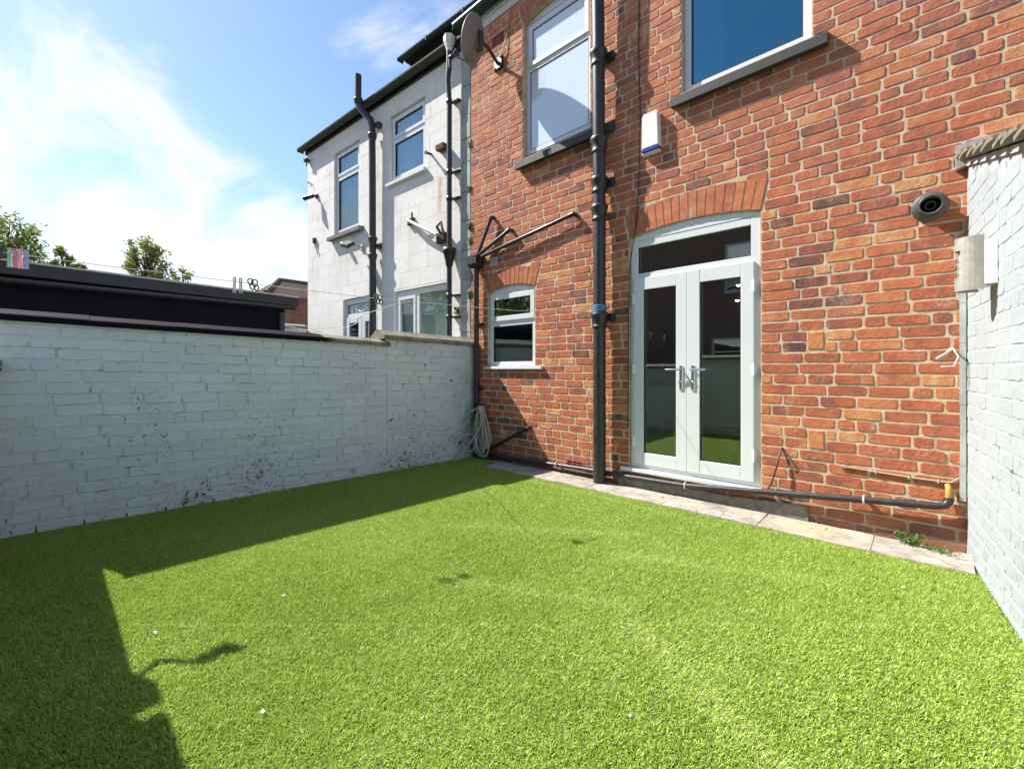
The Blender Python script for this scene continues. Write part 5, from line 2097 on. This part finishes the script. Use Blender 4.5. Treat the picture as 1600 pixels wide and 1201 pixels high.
# slack tail of the line hanging back to the neighbour's wall
mb = MB()
q0 = LP[3]
mb.tube(smooth_path([q0 + Vector((0.09, 0.2, -0.02)), q0 + Vector((0.03, 0.08, -0.06)), q0 + Vector((-0.25, -0.02, -0.13)), Vector((-4.6, -1.62, 1.66)), Vector((-6.5, -1.2, 1.72)), Vector((-9.2, -0.9, 2.06))], 5), 0.0035, 5)
tag(mb.build('slack_rope', 'rope_pale'), 'slack pale rope running over the low wall to the white boundary wall', 'rope')
# ------------------------------------------------------------------ inside the kitchen
cab = thing('kitchen_cabinet', (-2.3, 0.9, 0.2), 'white kitchen unit with dark worktop behind the left door pane', 'cabinet')
mb = MB()
mb.box(-3.1, -2.07, 0.62, 1.22, 0.2, 0.985)
mb.build('carcass', 'cabinet_white', cab)
mb = MB()
mb.box(-3.12, -2.045, 0.59, 1.24, 0.987, 1.025)
mb.build('worktop', 'worktop', cab)
for i, (x, y, z) in enumerate(((-1.75, 2.05, 2.22), (-1.82, 2.25, 2.06))):
    pn = thing('pendant_lamp', (x, y, z), ('lit copper pendant lamp, higher of the two behind the right door pane', 'lit copper pendant lamp, lower of the two behind the right door pane')[i], 'pendant lamp', 'pendant lamps in the kitchen')
    mb = MB()
    mb.lathe((x, y, z), (0, 0, 1), [(0.10, 0.0), (0.085, 0.03), (0.04, 0.07), (0.015, 0.08), (0.015, 0.09)], 16)
    mb.build('shade', 'copper_shade', pn)
    mb = MB()
    mb.tube([(x, y, z + 0.09), (x, y, 2.72)], 0.004, 5)
    mb.build('flex', 'cable_black', pn)
    mb = MB()
    mb.lathe((x, y, z), (0, 0, 1), [(0.001, -0.012), (0.022, 0.0), (0.028, 0.02), (0.012, 0.05)], 10)
    mb.build('bulb', 'warm_bulb', pn)

# ------------------------------------------------------------------ plants


def leaves(mb, pts, size, rng, up=0.3, tone=None):
    for p in pts:
        d = Vector((rng.gauss(0, 1), rng.gauss(0, 1), rng.gauss(up, 1))).normalized()
        x = d.orthogonal().normalized()
        x.rotate(Matrix.Rotation(rng.uniform(0, 6.28), 3, d))
        y = d.cross(x)
        s = size * rng.uniform(0.6, 1.25)
        mb.add([p - x * s, p - y * s * 0.42 + d * s * 0.12, p + x * s, p + y * s * 0.42 + d * s * 0.12], [(0, 1, 2), (0, 2, 3)], min(1, max(0, (tone(p) if tone else 0.5) + rng.gauss(0, 0.2))))


def tree(loc, h, crown_z, rx, rz, nclump, nleaf, size, seed, label):
    rng = random.Random(seed)
    tr = thing('leafy_tree', loc, label, 'tree', 'trees beyond the outbuilding')
    L = Vector(loc)
    mb = MB()
    mb.tube([L + Vector((0, 0, -0.02)), L + Vector((0.05, 0, crown_z * 0.5)), L + Vector((0.0, 0.08, crown_z)), L + Vector((0.05, 0.05, h - rz * 0.35))], [0.22, 0.17, 0.12, 0.03], 10)
    cl = []
    for i in range(nclump):
        a = rng.uniform(0, 6.28)
        e = math.asin(rng.uniform(-0.75, 1.0))
        rr_ = rng.uniform(0.45, 1.0)
        c0 = L + Vector((math.cos(a) * math.cos(e) * rx * rr_, math.sin(a) * math.cos(e) * rx * rr_, h - rz + math.sin(e) * rz * rr_))
        cl.append(c0)
        st = L + Vector((0, 0, crown_z + rng.uniform(-0.3, 0.5) * rz))
        if i % 2 == 0:
            mb.tube([st, st.lerp(c0, 0.5) + Vector((0, 0, 0.15)), c0], [0.055, 0.03, 0.010], 5)
    mb.build('trunk', 'bark', tr)
    mb = MB()
    pts = []
    for c0 in cl:
        r0 = rng.uniform(0.24, 0.46) * rx * 0.62
        up = Vector((0, 0, 1))
        for k in range(nleaf):
            pts.append(c0 + Vector((rng.gauss(0, r0 * 0.55), rng.gauss(0, r0 * 0.55), rng.gauss(0.05, r0 * 0.6))))
    leaves(mb, pts, size, rng, tone=lambda p: 0.5)
    mb.build('crown', 'tree_leaf', tr, attr=True)


tree((-25.7, -0.7, 0), 7.25, 4.6, 0.98, 1.75, 60, 40, 0.10, 71, 'round leafy tree alone above the middle of the black roof')
tree((-27.4, -5.0, 0), 7.45, 4.6, 1.25, 1.9, 70, 40, 0.11, 72, 'larger leafy tree at the far left above the coloured pegs')
tree((-26.4, -3.35, 0), 6.35, 4.6, 0.62, 0.9, 16, 40, 0.11, 73, 'small leafy treetop right beside the larger far left tree')
tree((-32.0, 1.6, 0), 7.05, 4.6, 0.75, 1.0, 16, 40, 0.12, 74, 'tiny treetop poking over the black roof right of the round tree')


tree((-19.5, -16.0, 0), 9.5, 4.0, 3.2, 3.6, 90, 40, 0.20, 75, 'big leafy tree mirrored in the small window panes')


def weed(p, n, size, spread, rise, seed, label, group=None):
    rng = random.Random(seed)
    mb = MB()
    for i in range(n):
        a = rng.uniform(0, 6.28)
        l_ = rng.uniform(0.3, 1.0)
        o = Vector(p) + Vector((math.cos(a) * spread * l_, math.sin(a) * spread * l_ * 0.6, rise * rng.uniform(0.1, 1.0)))
        leaves(mb, [o], size, rng, up=1.0)
        if i % 3 == 0:
            mb.tube([Vector(p), o], 0.0015, 4, tint=0.3)
    o = mb.build('weed', 'weed_leaf', attr=True, loc=tuple(p))
    tag(o, label, 'weed', group)


weed((-0.10, -0.07, 0.035), 120, 0.014, 0.085, 0.07, 81, 'green weed tuft at the wall foot right of the doors')
weed((0.06, -0.10, 0.03), 80, 0.010, 0.10, 0.025, 82, 'flat mossy weed in the corner by the white wall')
for i, (u, z, n, lab) in enumerate(((0.53, 3.55, 26, 'sprig in the house joint below the dish'), (0.53, 3.05, 70, 'largest fern clump in the house joint'), (0.53, 2.85, 40, 'weed beside the rainwater hopper'),
                                    (0.27, 1.92, 60, 'weed low behind the rainwater pipe above the coping'), (0.53, 2.12, 50, 'weed in the joint just above the coping level'), (0.53, 4.15, 24, 'top sprig in the joint of both houses'))):
    weed(tuple(WHITE.p(u, 0.03, z)), n, 0.024, 0.05, 0.11, 90 + i, lab, 'weeds growing in the joint of the two houses')
for i, (u, z, lab) in enumerate(((0.80, 1.21, 'small green sprout high on the shaded white wall'), (0.42, 1.02, 'dark sprout nearest the downpipe on the shaded wall'), (1.25, 0.58, 'yellowish moss sprout low on the shaded wall'), (0.95, 0.62, 'tiny sprout low in a joint of the shaded wall'))):
    weed(tuple(LEFT.p(u, 0.012, z)), 16, 0.013, 0.018, 0.02, 110 + i, lab)

# ------------------------------------------------------------------ litter on the turf
rz_ = random.Random(131)
sc_lab = ('white paint flake by the foot of the shaded wall', 'white flake on the turf near the left shadow edge', 'pale flake in the shaded turf left of centre', 'white scrap near the peg shadows', 'white scrap on the turf by the right wall',
          'pale scrap on the sunlit turf at lower left', 'white scrap at the front of the sunny turf', 'pale flake on the shaded turf beneath the coping step')
for i, (x, y) in enumerate(((-4.20, -2.75), (-2.45, -3.62), (-3.62, -2.9), (-1.62, -3.45), (-0.10, -0.85), (-2.38, -3.12), (-0.72, -2.62), (-3.9, -1.8))):
    s = rz_.uniform(0.005, 0.009)
    mb = MB()
    P = [Vector((x + s * rz_.uniform(0.6, 1.2) * math.cos(a) * (2.0 if i in (0, 1) else 1.0), y + s * rz_.uniform(0.6, 1.2) * math.sin(a), 0.022 + rz_.uniform(0, 0.005))) for a in [2 * math.pi * k / 7 for k in range(7)]]
    n = 7
    mb.add([tuple(p) for p in P] + [tuple(p + Vector((0, 0, 0.004))) for p in P], [tuple(range(n, 2 * n)), tuple(range(n - 1, -1, -1))] + [(k, (k + 1) % n, n + (k + 1) % n, n + k) for k in range(n)])
    tag(mb.build('paint_flake', 'debris', loc=(x, y, 0.03)), sc_lab[i], 'flake', 'pale flakes on the turf')
